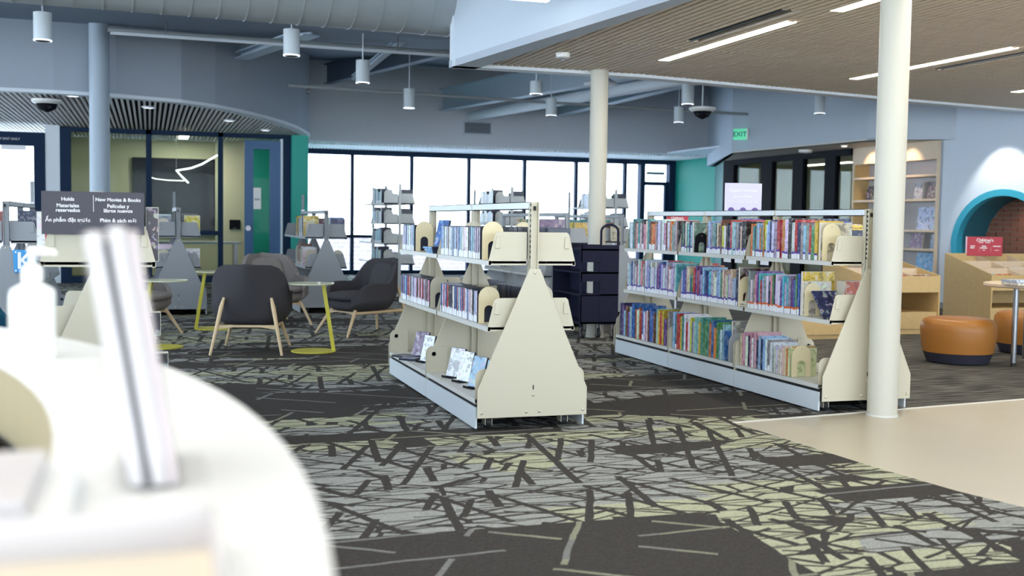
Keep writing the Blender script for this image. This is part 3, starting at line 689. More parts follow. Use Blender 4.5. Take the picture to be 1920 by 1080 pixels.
# dome cameras
def dome(x, y, z, label):
    t_ = thing('dome_camera', label, 'camera', (x, y, z))
    MB().lathe([(.16, 0), (.20, .03), (.20, .06), (.05, .075)], 28).obj('camera_housing', M_white, t_, smooth=.5)
    MB().lathe([(.02, -.11), (.10, -.07), (.14, 0)], 24).obj('camera_cluster', M_black, t_, smooth=.6)
    for a in range(4): MB().lathe([(.015, -.07), (.035, -.055), (.035, -.03)], 12, c=(.09*math.cos(a*PI/2+.4), .09*math.sin(a*PI/2+.4))).obj('camera_lens', M_dark, t_, smooth=.6)
dome(-1.32, 16.6, ZC-.08, 'dome security camera under the slatted ceiling at the left')
dome(7.9, 15.2, 2.90, 'dome security camera hanging right of the middle column')
MB().tube([(7.9, 15.2, 2.98), (7.9, 15.2, 3.6)], .012, 8).obj('camera_rod', M_trim, None); bpy.data.objects['camera_rod'].parent = [o for o in bpy.data.objects if o.name.startswith('dome_camera')][-1]
cr_ = bpy.data.objects['camera_rod']; cr_.location = (-7.9, -15.2, -2.90)
for i, (x, y) in enumerate(((.0, 17.2), (1.25, 18.9), (2.0, 20.6), (-.95, 16.0))):
    t_ = thing('downlight', 'small recessed downlight in the left slatted ceiling, %s along the curve' % ordn(i+1), 'light', (x, y, ZC-.02), group='downlights by the curved soffit')
    MB().lathe([(.09, 0), (.10, .02)], 20).obj('trim_ring', M_trim, t_); MB().lathe([(.07, -.003), (.07, 0)], 20).obj('lens', M_lamps, t_)
for i, (x, y) in enumerate(((10.75, 15.72), (10.75, 14.75))):
    t_ = thing('downlight', 'warm spotlight above the built-in display shelves, %s one' % ('left' if i == 0 else 'right'), 'light', (x, y, ZL-.02))
    MB().lathe([(.05, 0), (.06, .02)], 20).obj('trim_ring', M_white, t_); MB().lathe([(.04, -.002), (.04, 0)], 20).obj('lens', M_lamp, t_)
t_ = thing('smoke_detector', 'flat white detector on the low ceiling before the dark glass frames', 'detector', (10.85, 17.0, ZL-.05)); MB().lathe([(.10, 0), (.12, .02), (.12, .05)], 20).obj('detector_body', M_white, t_, smooth=.6); MB().lathe([(.03, -.01), (.03, 0)], 12).obj('detector_lens', M_grey2, t_)
t_ = thing('linear_light', 'slim suspended linear light at the top edge above the canopy side', 'light', (0, 0, 0))
MB().box(-1.5, 8.52, 2.97, 3.05, 8.60, 2.985).obj('diffuser', M_lamp, t_); MB().box(-1.5, 8.515, 2.985, 3.06, 8.605, 3.04).obj('housing', M_white, t_)
for x in (-1.3, .8, 2.9): MB().tube([(x, 8.56, 3.04), (x, 8.56, 4.6)], .003, 6).obj('suspension_wire', M_steel, t_)

# ================================================================== SHELF UNITS
HW, ZB, ZU, ZM, ZA, ZT, XU = .335, .078, .965, .584, .935, 1.32, .262
def shelf_unit(x, y, bays, bl, label, me, ms, mt, name='mobile_bookshelf', group=None, ht=ZT, detail=True):
    t = thing(name, label, 'bookshelf', (x, y, 0), group=group); L = bays*bl
    tw = .02
    panel = [(-HW, ZB), (HW, ZB), (HW, .24), (.195, .56), (.032, ZA), (-.032, ZA), (-.195, .56), (-HW, .24)]
    for k in range(bays+1):
        yy = k*bl
        pe = -.034 if k == 0 else (.034 if k == bays else 0)
        MB().prism(panel, 'y', yy+pe-.004, yy+pe+.004).obj('end_panel', me, t, bevel=.002)
        mb = MB().box(-.024, yy-.03, .10, -.018, yy+.03, ht).box(.018, yy-.03, .10, .024, yy+.03, ht).box(-.024, yy-.012, .10, .024, yy-.006, ht)
        po = mb.obj('post', me, t)
        if detail and k == 0:
            mb = MB()
            for zz in [ZA+.06+i*.03 for i in range(11)]: mb.box(-.0275, yy-.024, zz, -.0235, yy-.016, zz+.014)
            for xx in (-.012, .012): pass
            mb.box(-.012, yy-.036, ht-.05, .002, yy-.028, ht-.025)
            mb.obj('slot', M_dark, t)
    for k in range(bays):
        y0, y1 = k*bl+.012, (k+1)*bl-.012
        MB().box(-.028, y0, ht-.045, .028, y1, ht-.040).box(-.028, y0, ht-.045, -.024, y1, ht).box(.024, y0, ht-.045, .028, y1, ht).box(-.028, y0, ht-.004, .028, y1, ht).obj('top_rail', mt, t)
        for sd_ in (-1, 1):
            for z in (ZU, ZM):
                MB().box(sd_*(XU-.004), y0, z-.002, sd_*.03, y1, z+.012).box(sd_*(XU+.002), y0, z-.014, sd_*(XU-.012), y1, z+.0135).obj('shelf', ms, t)
            MB().box(sd_*(HW-.014), y0, .165, sd_*.01, y1, .180).box(sd_*HW, y0, .155, sd_*(HW-.012), y1, .182).obj('base_shelf', ms, t)
            MB().box(sd_*HW, y0-.008, .012, sd_*(HW-.012), y1+.008, .135).obj('kick_panel', mt, t, bevel=.002)
            for yy, s2 in ((y0, 1), (y1, -1)):
                ya, yb = yy, yy+s2*.004
                for z in (ZU, ZM):
                    q = [(sd_*(XU+.005), z-.012), (sd_*(XU+.005), z+.004), (sd_*.226, z+.168), (sd_*.212, z+.180), (sd_*.035, z+.180), (sd_*.035, z-.012)]
                    b = MB().prism(q, 'y', ya, yb).obj('shelf_bracket', me, t, bevel=.001)
                    if detail and k == 0 and s2 == 1:
                        e = [(sd_*.228, z+.085), (sd_*.196, z+.085), (sd_*.198, z+.150), (sd_*.204, z+.156), (sd_*.216, z+.156), (sd_*.222, z+.150)]
                        MB().prism(e, 'y', ya-.008, ya).obj('embossed_rib', me, b, bevel=.003)
                        mb = MB(); mb.lathe([(.004, -.003), (.004, 0)], 8)
                        for xx in (sd_*.245, sd_*.085):
                            MB().tube([(xx, ya-.003, z+.004), (xx, ya, z+.004)], .004, 8).obj('screw', M_dark, b)
                        MB().box(sd_*.235, ya-.0012, z+.013, sd_*.19, ya, z+.015).box(sd_*.11, ya-.0012, z+.013, sd_*.07, ya, z+.015).obj('stamped_slot', M_beige2 if me is M_beige else M_grey2, b)
                tab = [(sd_*HW, .16), (sd_*HW, .30)] + [(sd_*(HW-.045+.045*math.cos(a)), .305+.05*math.sin(a)) for a in [i*PI/12 for i in range(1, 7)]] + [(sd_*.19, .355), (sd_*.19, .16)]
                tb = MB().prism(tab, 'y', ya, yb).obj('base_bracket', me, t, bevel=.001)
                if detail: MB().tube([(sd_*.285, ya-.004, .305), (sd_*.285, ya+.008, .305)], .017, 14).obj('boss', me, tb, bevel=.002)
    # casters at both ends
    for yy in ((.10, L-.10) if bays < 3 else (.10, L/2, L-.10)):
        for sx_ in (-.235, .235):
            mb = MB().box(sx_-.022, yy-.035, .02, sx_-.018, yy+.035, ZB+.08).box(sx_+.018, yy-.035, .02, sx_+.022, yy+.035, ZB+.08)
            c = mb.obj('caster', me, t); MB().tube([(sx_-.014, yy, .034), (sx_+.014, yy, .034)], .034, 18).obj('wheel', M_rubber, c, smooth=.6)
    MB().box(-HW+.02, .01, ZB-.004, HW-.02, L-.01, .150).obj('undercarriage', M_dark, t)
    if detail:
        for (xx, zz) in ((-.31, .108), (.31, .108), (-.04, .108), (.04, .108), (0, .205), (0, ZA-.022)):
            MB().lathe([(.0095, 0), (.008, .004), (.003, .006)], 10).obj('screw', M_screw, t, loc=(xx, -.038, zz), smooth=1, rot=(PI/2, 0, 0))
        MB().box(-.0035, -.0392, .236, .0035, -.0378, .262).obj('slot', M_dark, t)
    return t
UA, UB = (2.112, 6.113, 2, 1.21), (4.443, 6.20, 3, 1.108)
shelf_unit(*UA, 'low beige A-frame mobile shelf with film cases in the middle of the carpet', M_beige, M_beige2, mat('pale_blue_white_enamel', (.66, .72, .76), .35))
shelf_unit(*UB, 'long three bay beige mobile bookshelf full of picture books beside the column', M_beige, M_beige2, MATS['pale_blue_white_enamel'])
shelf_unit(-.235, 5.80, 1, 1.2, 'beige mobile shelf carrying the black holds sign behind the white counter', M_beige, M_beige2, MATS['pale_blue_white_enamel'])
shelf_unit(.34, 14.27, 2, 1.15, 'grey A-frame shelf standing before the meeting room glass', M_grey, M_grey2, M_grey2)
shelf_unit(2.153, 14.33, 2, 1.15, 'grey A-frame shelf behind the lounge chairs by the green column', M_grey, M_grey2, M_grey2)
shelf_unit(-1.18, 10.6, 2, 1.15, 'grey A-frame shelf at the left edge with the blue letter sign', M_grey, M_grey2, M_grey2)
for o_ in [o for o in bpy.data.objects if o.get('label', '').startswith('grey A-frame')]:
    box('sign_bracket', M_grey, (-.018, 2.30, ZT), (.018, 2.31, ZT+.24), o_); box('bracket_clip', M_steel, (-.024, 2.285, ZT-.02), (.024, 2.315, ZT+.02), o_)
shelf_unit(4.55, 12.0, 2, 1.2, 'pale mobile shelf directly behind the navy book cart', M_grey2, M_beige2, M_grey2, detail=False)
shelf_unit(5.75, 13.2, 2, 1.2, 'pale mobile shelf half hidden between the cart and the right bookshelf', M_grey2, M_beige2, M_grey2, detail=False)

M_tallm = mat('pale_tall_shelf_enamel', (.62, .64, .62), .4)
def tall_unit(x, y, bays, bl, label):
    t = thing('tall_bookshelf', label, 'bookshelf', (x, y, 0), group='tall shelves before the window wall'); L = bays*bl
    for k in range(bays+1):
        MB().box(-.02, k*bl-.02, 0, .02, k*bl+.02, 1.78).obj('post', M_tallm, t)
        MB().prism([(-.30, 0), (.30, 0), (.30, .16), (.05, .30), (-.05, .30), (-.30, .16)], 'y', k*bl-.01, k*bl+.01).obj('foot_panel', M_tallm, t)
    for k in range(bays):
        for z in (.16, .52, .84, 1.16, 1.48):
            for s2 in (-1, 1):
                MB().box(s2*.25, k*bl+.02, z-.02, s2*.02, (k+1)*bl-.02, z).obj('shelf', M_beige2, t)
                MB().prism([(s2*.255, z-.02), (s2*.21, z+.15), (s2*.03, z+.15), (s2*.03, z-.02)], 'y', k*bl+.02, k*bl+.024).obj('shelf_bracket', M_tallm, t)
    return t
tall_unit(3.77, 17.39, 2, 1.1, 'tall pale shelf by the window, left one')
tall_unit(5.63, 17.40, 2, 1.1, 'tall pale shelf by the window, middle one behind the film shelf')
tall_unit(7.47, 17.40, 2, 1.1, 'tall pale shelf by the window, right one beside the middle column')

# ================================================================== BOOKS
CN = {'white': (.72, .74, .78), 'cream': (.66, .58, .42), 'red': (.50, .03, .03), 'orange': (.66, .20, .03), 'yellow': (.70, .55, .05), 'green': (.08, .26, .10), 'teal': (.05, .26, .28),
      'pale blue': (.30, .52, .68), 'blue': (.04, .14, .42), 'navy': (.02, .03, .10), 'purple': (.16, .06, .30), 'lilac': (.48, .42, .64), 'pink': (.66, .28, .36), 'brown': (.18, .07, .03), 'grey': (.28, .30, .33), 'black': (.02, .02, .025), 'turquoise': (.10, .50, .56)}
def spine_book(name, label, cat, group, x, y, z, sd_, th, dp, h, col, kind, lean=0.0, band=None, lab=True):
    """closed book, spine towards sd_ (side of the shelf), thickness along y"""
    t = thing(name, label, cat, (x, y, z), group=group); cm = (*col, 1)
    s = sd_; a = s*0.0; b = -s*dp; tb = min(.0025, th*.2)
    if kind == 'case':
        o = MB().box(a, 0, 0, b, th, h).obj('case', M_case, t, bevel=.0015)
        sp = MB().box(a+s*.0012, .0018, .002, a, th-.0018, h-.002).obj('spine_print', M_cover2, t); sp.color = cm
        zl = .035+R.random()*.012
    else:
        o = MB().box(a+s*.001, 0, 0, a-s*.003, th, h).box(a, 0, 0, b, tb, h).box(a, th-tb, 0, b, th, h).obj('cover', M_cover2, t); o.color = cm
        pg = MB().box(a-s*.002, tb, .004, b+s*.004, th-tb, h-.004).obj('pages', M_page, t)
        zl = .040+R.random()*.012
    if lab:
        l = MB().box(a+s*.0022, .001, .001, a+s*.0005, th-.001, zl).obj('spine_label', M_label, t)
        if band: MB().box(a+s*.003, .0008, zl-.008, a+s*.0006, th-.0008, zl+.006).obj('spine_band', band, t)
    if lean: t.rotation_euler = (lean, 0, 0)
    return t
def fill(x, z, sd_, y0, y1, tr, hr, dr, pal, kind, name, cat, group, place, band=None, lab=1.0, gap=0, inset=.012):
    y = y0; i = 0
    while True:
        th = R.uniform(*tr)
        if y+th > y1: break
        i += 1; cn = R.choice(pal); c0 = CN[cn]; col = tuple(max(0, min(1, v*R.uniform(.8, 1.2))) for v in c0)
        h = R.uniform(*hr); dp = R.uniform(*dr)
        word = {'case': 'film case', 'book': 'picture book'}[kind]
        spine_book(name, '%s %s, %s from near end, %s' % (cn, word, ordn(i), place), cat, group, x-sd_*inset-sd_*R.random()*.006, y, z, sd_, th-.0008, dp, h, col, kind, band=band if R.random() < .9 else None, lab=R.random() < lab)
        y += th
    return i
def bookend(x, y, z, label, w_=.125, h_=.215, m=M_cream, sd_=-1, group='cream bookends'):
    t = thing('bookend', label, 'bookend', (x, y, z), group=group); r = w_/2; ri = w_*.22
    out = [(-r, 0), (-r, h_-r)] + arc(0, h_-r, r, PI, 0, 12)[1:] + [(r, 0), (ri, 0), (ri, h_*.36)] + arc(0, h_*.36, ri, 0, PI, 8)[1:] + [(-ri, 0)]
    MB().prism(out, 'y', -.0015, .0015).obj('bookend_plate', m, t, bevel=.0008)
    box('foot', m, (-ri, 0, 0), (ri, .09, .002), t)
    MB().tube([(0, -.004, h_-.025), (0, 0, h_-.025)], .004, 8).obj('rivet', M_screw, t)
    return t
XA, YA = UA[0], UA[1]; XB, YB = UB[0], UB[1]
palA = ['white', 'pale blue', 'white', 'pale blue', 'blue', 'navy', 'white', 'lilac', 'grey', 'white']
palA2 = ['white', 'pale blue', 'navy', 'blue', 'pink', 'lilac', 'white', 'brown', 'white', 'red', 'black']
gA = 'film cases on the middle shelf unit'
def case_row(x, z, sd_, y0, y1, place, pal, tr=(.021, .031)): return fill(x, z, sd_, y0, y1, tr, (.188, .194), (.135, .138), pal, 'case', 'film_case', 'film case', gA, place, lab=.92)
xl = XA-XU
case_row(xl, ZU+.014, -1, YA+.26, YA+1.195, 'near bay upper shelf of middle unit', palA)
case_row(xl, ZU+.014, -1, YA+1.99, YA+2.40, 'far bay upper shelf of middle unit', palA)
case_row(xl, ZM+.014, -1, YA+.30, YA+1.195, 'near bay lower shelf of middle unit', palA2)
case_row(xl, ZM+.014, -1, YA+1.50, YA+2.40, 'far bay lower shelf of middle unit', palA2)
xr = XA+XU
case_row(xr, ZU+.014, 1, YA+.06, YA+1.0, 'near bay upper shelf, right side of middle unit', ['navy', 'blue', 'navy', 'black'], (.03, .045))
case_row(xr, ZM+.014, 1, YA+.35, YA+1.1, 'near bay lower shelf, right side of middle unit', ['navy', 'blue', 'navy', 'black'], (.03, .045))
case_row(xr, ZU+.014, 1, YA+1.30, YA+1.9, 'far bay upper shelf, right side of middle unit', ['navy', 'blue', 'black'], (.03, .045))
case_row(xr, ZM+.014, 1, YA+1.30, YA+1.9, 'far bay lower shelf, right side of middle unit', ['navy', 'blue', 'black'], (.03, .045))
bookend(XA-.19, YA+.18, ZU+.014, 'cream bookend at the near end of middle unit, upper level', .13, .225)
bookend(XA-.19, YA+.24, ZM+.014, 'cream bookend at the near end of middle unit, lower level', .13, .22)
bookend(XA-.19, YA+1.90, ZU+.014, 'cream bookend behind the leaning film case, upper level', .13, .22)
bookend(XA-.19, YA+1.44, ZM+.014, 'beige bookend of the far bay, lower level of middle unit', .13, .22, M_beige)
bookend(XA-.09, YA+.95, ZU+.014, 'beige bookend top showing above the pale cases, low middle shelf', .13, .225, M_beige)
bookend(XA+.19, YA+.75, ZU+.014, 'cream bookend top seen past the post of middle unit', .13, .225)
bookend(XA+.17, YA+.30, ZM+.014, 'beige bookend right side lower level of middle unit', .13, .225, M_beige)
bookend(XA+.17, YA+1.55, ZM+.014, 'beige bookend between the two gussets of middle unit', .13, .225, M_beige)
# seen through the near bookends: last cases face-on
def face_case(x, y, z, rz, tilt, label, col, w_=.135, h_=.19, th=.015, cat='film case', name='film_case', group=None, m=M_cover):
    t = thing(name, label, cat, (x, y, z), group=group); t.rotation_euler = (-tilt, 0, rz)
    box('case' if cat == 'film case' else 'cover', M_case if cat == 'film case' else M_page, (-w_/2, 0, 0), (w_/2, th, h_), t, bevel=.0015)
    c = box('printed_sleeve' if cat == 'film case' else 'front_board', m, (-w_/2+.002, -.0012, .003), (w_/2-.002, 0, h_-.003), t); c.color = (*col, 1)
    return t
# faces point to -x and towards the camera: rz = -90deg
fz = ZU+.014
face_case(XA-.20, YA+1.42, fz+.045, -PI/2+.35, .22, 'blue film case leaning face out on top of stacked cases', CN['blue'])
face_case(XA-.185, YA+1.27, fz+.002, -PI/2+.25, .12, 'blue film case standing face out beside the leaning one', CN['blue'])
for i in range(3):
    t_ = thing('film_case', '%s film case in the small flat stack on the upper shelf' % ('lowest', 'middle', 'top')[i], 'film case', (XA-.26, YA+1.36+.01*i, fz+.015*i), rz=.05*i, group='flat stacked film cases')
    box('case', M_case, (0, 0, 0), (.135, .19, .014), t_, bevel=.001); c = box('spine_print', M_cover2, (-.0015, .004, .001), (0, .186, .013), t_); c.color = (.10, .35, .65, 1)
zb_ = .182
for i, (y, dx, col, rz, tl, lb) in enumerate((
        (2.02, .13, (.26, .20, .30), .55, .30, 'dark film case tilted face out at the far end of the bottom shelf'), (1.74, .12, (.85, .90, .95), .35, .24, 'white film case face out, second on the bottom shelf far bay'),
        (1.42, .12, (.75, .80, .90), .35, .26, 'pale film case partly behind the round base bracket'), (1.28, .17, (.45, .40, .60), .30, .20, 'small lilac film case behind the pale one'),
        (.93, .11, (.82, .86, .90), .45, .28, 'white film case with a dark figure, near bay bottom shelf'), (.72, .12, (.88, .92, .95), .35, .24, 'plain white film case face out in the near bay'),
        (.45, .12, (.30, .50, .70), .35, .26, 'pale blue film case face out in the near bay'), (.22, .14, (.25, .45, .65), .30, .24, 'blue film case nearest the end panel on the bottom shelf'))):
    face_case(XA-HW+dx, YA+y, zb_+.002, -PI/2+rz, tl, lb, col, .135 if i != 3 else .10, .195 if i != 3 else .17, .015, group='film cases on the bottom shelf')
    e = thing('easel', 'small black easel under the %s film case of the bottom shelf' % ordn(8-i), 'easel', (XA-HW+dx-.02, YA+y-.01, zb_), rz=-PI/2+rz, group='easels on the bottom shelf')
    box('easel_base', M_black, (-.05, -.03, 0), (.05, .02, .003), e); box('easel_lip', M_black, (-.05, -.03, 0), (.05, -.026, .012), e)
for i, (y, dx) in enumerate(((1.93, .04), (1.80, .05))):
    t_ = thing('film_case', '%s film case lying flat before the bottom shelf row' % ('dark', 'blue-grey')[i], 'film case', (XA-HW+dx, YA+y, zb_), rz=.5+i*.4, group='cases lying on the bottom shelf')
    box('case', M_case, (0, 0, 0), (.13, .19 if i == 0 else .12, .014), t_); c = box('printed_sleeve', M_cover, (.003, .003, .014), (.127, .11, .0152), t_); c.color = ((.1, .12, .2, 1), (.3, .36, .5, 1))[i]

# right bookshelf
gB = 'picture books on the long right bookshelf'
def book_row(z, y0, y1, tr, hr, pal, place, band, lab=1.0, x=None, sd_=-1, dr=(.19, .215)):
    return fill(x if x is not None else XB-XU, z, sd_, YB+y0, YB+y1, tr, hr, dr, pal, 'book', 'picture_book', 'book', gB, place, band=band, lab=lab)
palU = ['grey', 'white', 'teal', 'brown', 'red', 'cream', 'navy', 'green', 'yellow', 'pale blue', 'black', 'orange', 'white', 'grey']
palM = ['white', 'lilac', 'pale blue', 'blue', 'grey', 'pink', 'white', 'lilac', 'turquoise', 'white', 'purple']
palM2 = ['turquoise', 'red', 'pale blue', 'white', 'navy', 'blue', 'green', 'lilac', 'pale blue', 'purple', 'cream']
palM3 = ['turquoise', 'white', 'navy', 'grey', 'lilac', 'red', 'blue', 'green', 'pink', 'white', 'purple']
palL = ['yellow', 'turquoise', 'orange', 'red', 'pink', 'white', 'blue', 'navy', 'purple', 'brown', 'grey', 'orange', 'pale blue']
palL2 = ['white', 'teal', 'brown', 'orange', 'blue', 'red', 'yellow', 'grey', 'green', 'cream', 'navy', 'pale blue']
zu, zm = ZU+.014, ZM+.014
book_row(zu, .20, .72, (.022, .044), (.225, .285), palU, 'near bay top row, long bookshelf', M_purp, .55)
book_row(zu, .74, 1.09, (.020, .034), (.21, .27), palU, 'near bay top row set further back', M_purp, .8)
book_row(zu, 1.13, 1.75, (.020, .036), (.21, .27), palU, 'middle bay top row, long bookshelf', M_purp, .75)
book_row(zu, 1.98, 2.20, (.018, .03), (.21, .25), ['white', 'pale blue', 'green', 'navy'], 'middle bay top row by green cover', M_purp, .8)
book_row(zu, 2.24, 3.29, (.026, .046), (.22, .27), ['brown', 'orange', 'white', 'pink', 'teal', 'grey', 'cream', 'black'], 'far bay top row, long bookshelf', None, .3)
book_row(zm, .40, 1.085, (.020, .033), (.205, .285), palM3, 'near bay middle row, long bookshelf', M_orng)
book_row(zm, 1.24, 2.19, (.022, .036), (.20, .275), palM2, 'middle bay middle row, long bookshelf', M_purp)
book_row(zm, 2.25, 3.29, (.022, .036), (.22, .29), palM, 'far bay middle row, long bookshelf', M_purp)
xb0 = XB-HW+.012
book_row(.182, .62, 1.085, (.020, .036), (.20, .26), ['pale blue', 'white', 'navy', 'grey', 'white', 'cream', 'pink'], 'near bay bottom row, long bookshelf', None, .1, x=xb0)
book_row(.182, .39, .60, (.018, .028), (.16, .20), ['white', 'cream', 'white', 'orange'], 'near bay bottom row of small books, long bookshelf', None, .0, x=xb0)
book_row(.182, 1.28, 2.19, (.024, .044), (.22, .30), palL2, 'middle bay bottom row, long bookshelf', M_purp, .15, x=xb0)
book_row(.182, 2.24, 3.30, (.026, .048), (.22, .31), palL, 'far bay bottom row, long bookshelf', None, .1, x=xb0)
bookend(XB-.19, YB+.13, zu, 'cream bookend by the near bracket, top row, long bookshelf', .135, .245)
bookend(XB-.19, YB+.33, zm, 'cream bookend near bay middle row with a grey sticker', .125, .225)
bookend(XB-.20, YB+1.19, zm, 'cream bookend middle bay middle row over stacked books', .125, .225)
bookend(XB-.235, YB+.37, .182, 'cream bookend on the bottom row, long bookshelf', .15, .215)
bookend(XB-.235, YB+1.24, .182, 'grey bookend with tall arch, middle bay bottom row', .15, .215, M_grey2)
bookend(XB-.19, YB+1.94, zu, 'black bookend before the large green cover, top row', .12, .16, M_black)
fb = lambda x, y, z, lb, col, w_, h_, th=.02, rz=0, tl=0: face_case(x, y, z, rz, tl, lb, col, w_, h_, th, 'book', 'picture_book', 'large face-on picture books on the right bookshelf')
fb(XB-.135, YB+1.955, zu, 'large green and blue picture book seen cover-on, top row', (.16, .26, .22), .24, .245)
fb(XB-.13, YB+.165, zu, 'cream picture book with a faded title, behind the near bookend', (.60, .54, .40), .24, .25)
fb(XB-.12, YB+.370, zm, 'big mustard yellow picture book behind the near bookend', (.62, .44, .04), .25, .30)
fb(XB-.14, YB+.350, zm, 'pale patterned picture book in front of the yellow one', (.60, .56, .48), .22, .235, .015)
fb(XB-.12, YB+1.215, zm, 'dark brown picture book behind the middle bookend', (.08, .03, .03), .25, .29)
fb(XB-.17, YB+.45, .182, 'orange board book with fruit colours on the bottom row', (.70, .28, .04), .19, .20, .03)
fb(XB-.14, YB+1.262, .182, 'grey patterned large book at the end of the middle bay bottom row', (.30, .30, .27), .25, .30)
fb(XB+.13, YB+.26, zm, 'red-orange large book on the far side of the middle row', (.45, .07, .03), .24, .24, .09)
t_ = thing('picture_book', 'dark blue thin book leaning over on the middle row near end', 'book', (XB-.24, YB+.10, zm), group=None); t_.rotation_euler = (-.75, 0, 0)
box('cover', M_cover, (0, 0, 0), (.19, .012, .24), t_).color = (.03, .04, .12, 1); box('pages', M_page, (.003, .003, .003), (.1935, .009, .237), t_)
for i in range(2):
    t_ = thing('picture_book', '%s book lying on the middle row under the bookend arch' % ('dark', 'cream')[i], 'book', (XB-.25, YB+1.10, zm+.022*i), group=None)
    box('cover', (M_black, M_page)[i], (0, 0, 0), (.16, .085, .02), t_); box('pages', M_page, (-.001, .003, .004), (.155, .08, .016), t_)
# other side of the right bookshelf and what stands on it
book_row(zu, .25, 1.05, (.024, .04), (.20, .28), ['yellow', 'navy', 'red', 'cream', 'blue'], 'far side top row, near bay of long bookshelf', None, .2, x=XB+XU, sd_=1)
book_row(zu, 1.15, 1.9, (.03, .05), (.22, .28), ['grey', 'red', 'purple', 'cream'], 'far side top row, middle bay of long bookshelf', None, .2, x=XB+XU, sd_=1)
book_row(zm, 2.3, 3.2, (.04, .06), (.22, .28), ['brown', 'red', 'orange'], 'far side middle row, far bay of long bookshelf', None, .2, x=XB+XU, sd_=1)
# shelf tag holders under the top row
for i, y in enumerate((.78, .95, 1.15, 1.32)):
    t_ = thing('shelf_tag', 'clear shelf tag under the top row, %s from the near end' % ordn(i+1), 'tag', (XB-XU-.004, YB+y, ZU-.045), group='shelf tags under the top row')
    box('tag_holder', M_acryl, (0, 0, 0), (.003, .12, .035), t_); box('tag_card', M_label, (.003, .005, .003), (.0045, .115, .032), t_)

# tall shelves' cases
gT = 'pale cases on the tall shelves by the window'
for (ux, w_) in ((3.77, 'left'), (5.63, 'middle'), (7.47, 'right')):
    for z, nm in ((1.48, 'top'), (1.16, 'second'), (.84, 'third'), (.52, 'fourth')):
        if w_ != 'left' and nm in ('third', 'fourth'): continue
        fill(ux-.25, z, -1, 17.39+.30, 17.39+1.05, (.06, .09), (.18, .26), (.17, .18), ['white', 'pale blue', 'white', 'grey', 'navy', 'pale blue'], 'case', 'film_case', 'film case', gT, '%s level of %s tall shelf' % (nm, w_), lab=.8)
        bookend(ux-.13, 17.39+.25, z, 'bookend on the %s shelf of the %s tall shelf' % (nm, w_), .15, .22, M_beige2, group='bookends on the tall shelves')
        if z > 1.1: fill(ux+.25, z, 1, 17.39+.10, 17.39+.45, (.06, .09), (.18, .24), (.17, .18), ['navy', 'grey', 'pink'], 'case', 'film_case', 'film case', gT, '%s level, right side, %s tall shelf' % (nm, w_), lab=.3)
# grey units' books
gG = 'books on the grey shelves round the lounge'
def gfill(x, z, s2, y0, y1, pal, place, tr=(.03, .055)): fill(x+s2*XU, z+.014, s2, y0, y1, tr, (.20, .27), (.17, .19), pal, 'book', 'library_book', 'book', gG, place, lab=.6)
gfill(2.153, ZU, -1, 14.75, 15.45, ['white', 'yellow', 'white', 'grey', 'navy'], 'top row grey shelf by green column')
gfill(2.153, ZM, -1, 14.75, 15.45, ['white', 'cream', 'brown', 'white'], 'lower row grey shelf by green column')
gfill(2.153, ZU, 1, 14.4, 14.9, ['navy', 'blue', 'white'], 'right side grey shelf by green column')
gfill(.34, ZU, -1, 14.6, 15.2, ['white', 'black', 'grey'], 'top row grey shelf before meeting room')
gfill(.34, ZM, -1, 14.6, 15.2, ['pale blue', 'grey', 'white'], 'lower row grey shelf before meeting room')
gfill(.34, ZU, 1, 14.7, 15.2, ['white', 'black', 'grey'], 'right side top row grey shelf before meeting room')
gfill(-1.18, ZU, 1, 10.9, 11.6, ['navy', 'purple', 'navy', 'red'], 'right side of the left edge grey shelf')
gfill(-1.18, ZU, -1, 10.75, 11.2, ['red', 'white', 'pale blue'], 'left side of the left edge grey shelf')
gfill(4.55, ZU, -1, 12.3, 13.1, ['teal', 'green', 'cream', 'white'], 'top row shelf behind navy cart')
gfill(4.55, ZU, 1, 12.1, 12.9, ['white', 'yellow', 'teal'], 'right side top row shelf behind navy cart')
gfill(5.75, ZU, -1, 13.3, 14.2, ['teal', 'pale blue', 'brown', 'white'], 'top row of the half hidden shelf')
gfill(5.75, ZM, -1, 13.3, 14.2, ['brown', 'grey', 'cream'], 'lower row of the half hidden shelf')
def face_book(x, y, z, label, col, w_, h_, th=.03, tl=0, rz=0, grp=gG): return face_case(x, y, z, rz, tl, label, col, w_, h_, th, 'book', 'library_book', grp)
face_book(.34+.17, 14.5, zu, 'yellow bordered magazine on the grey shelf before the meeting room', (.60, .52, .03), .19, .25)
face_book(.34+.18, 14.5, zm, 'white hardback facing out, lower row before the meeting room', (.6, .6, .62), .17, .22)
face_book(2.153-.14, 14.72, zu, 'yellow and cream cover facing out by the green column', (.66, .48, .10), .20, .27)
face_book(2.153-.03, 14.75, zu, 'small dark poster-like cover behind the yellow one', (.15, .06, .10), .14, .24)
face_book(2.153+.18, 14.5, zu, 'navy clothbound book facing out by the green column', (.05, .06, .14), .17, .22)
for (x, y, z, lb) in ((.34-.17, 14.45, zu, 'round topped bookend, upper row before the meeting room'), (.34-.17, 14.45, zm, 'round topped bookend, lower row before the meeting room'), (2.153-.15, 14.68, zu, 'beige bookend, upper row by the green column'), (2.153-.15, 14.68, zm, 'beige bookend, lower row by the green column'), (2.153+.17, 14.45, zm, 'beige bookend, right side by the green column'), (4.55-.15, 12.2, zu, 'grey bookend on the shelf behind the navy cart')):
    bookend(x, y, z, lb, .14, .21, M_beige, group='bookends round the lounge')
face_book(4.55-.22, 11.93, ZU-.03, 'large mauve folder standing at the end shelf behind navy cart', (.34, .24, .38), .33, .31, .02)
face_book(4.55+.20, 12.06, zu, 'yellow magazine facing out behind the navy cart', (.65, .42, .05), .16, .23)
face_book(5.75-.1, 13.15, zu, 'cream book with a small brown picture beyond the cart', (.62, .55, .38), .13, .20)
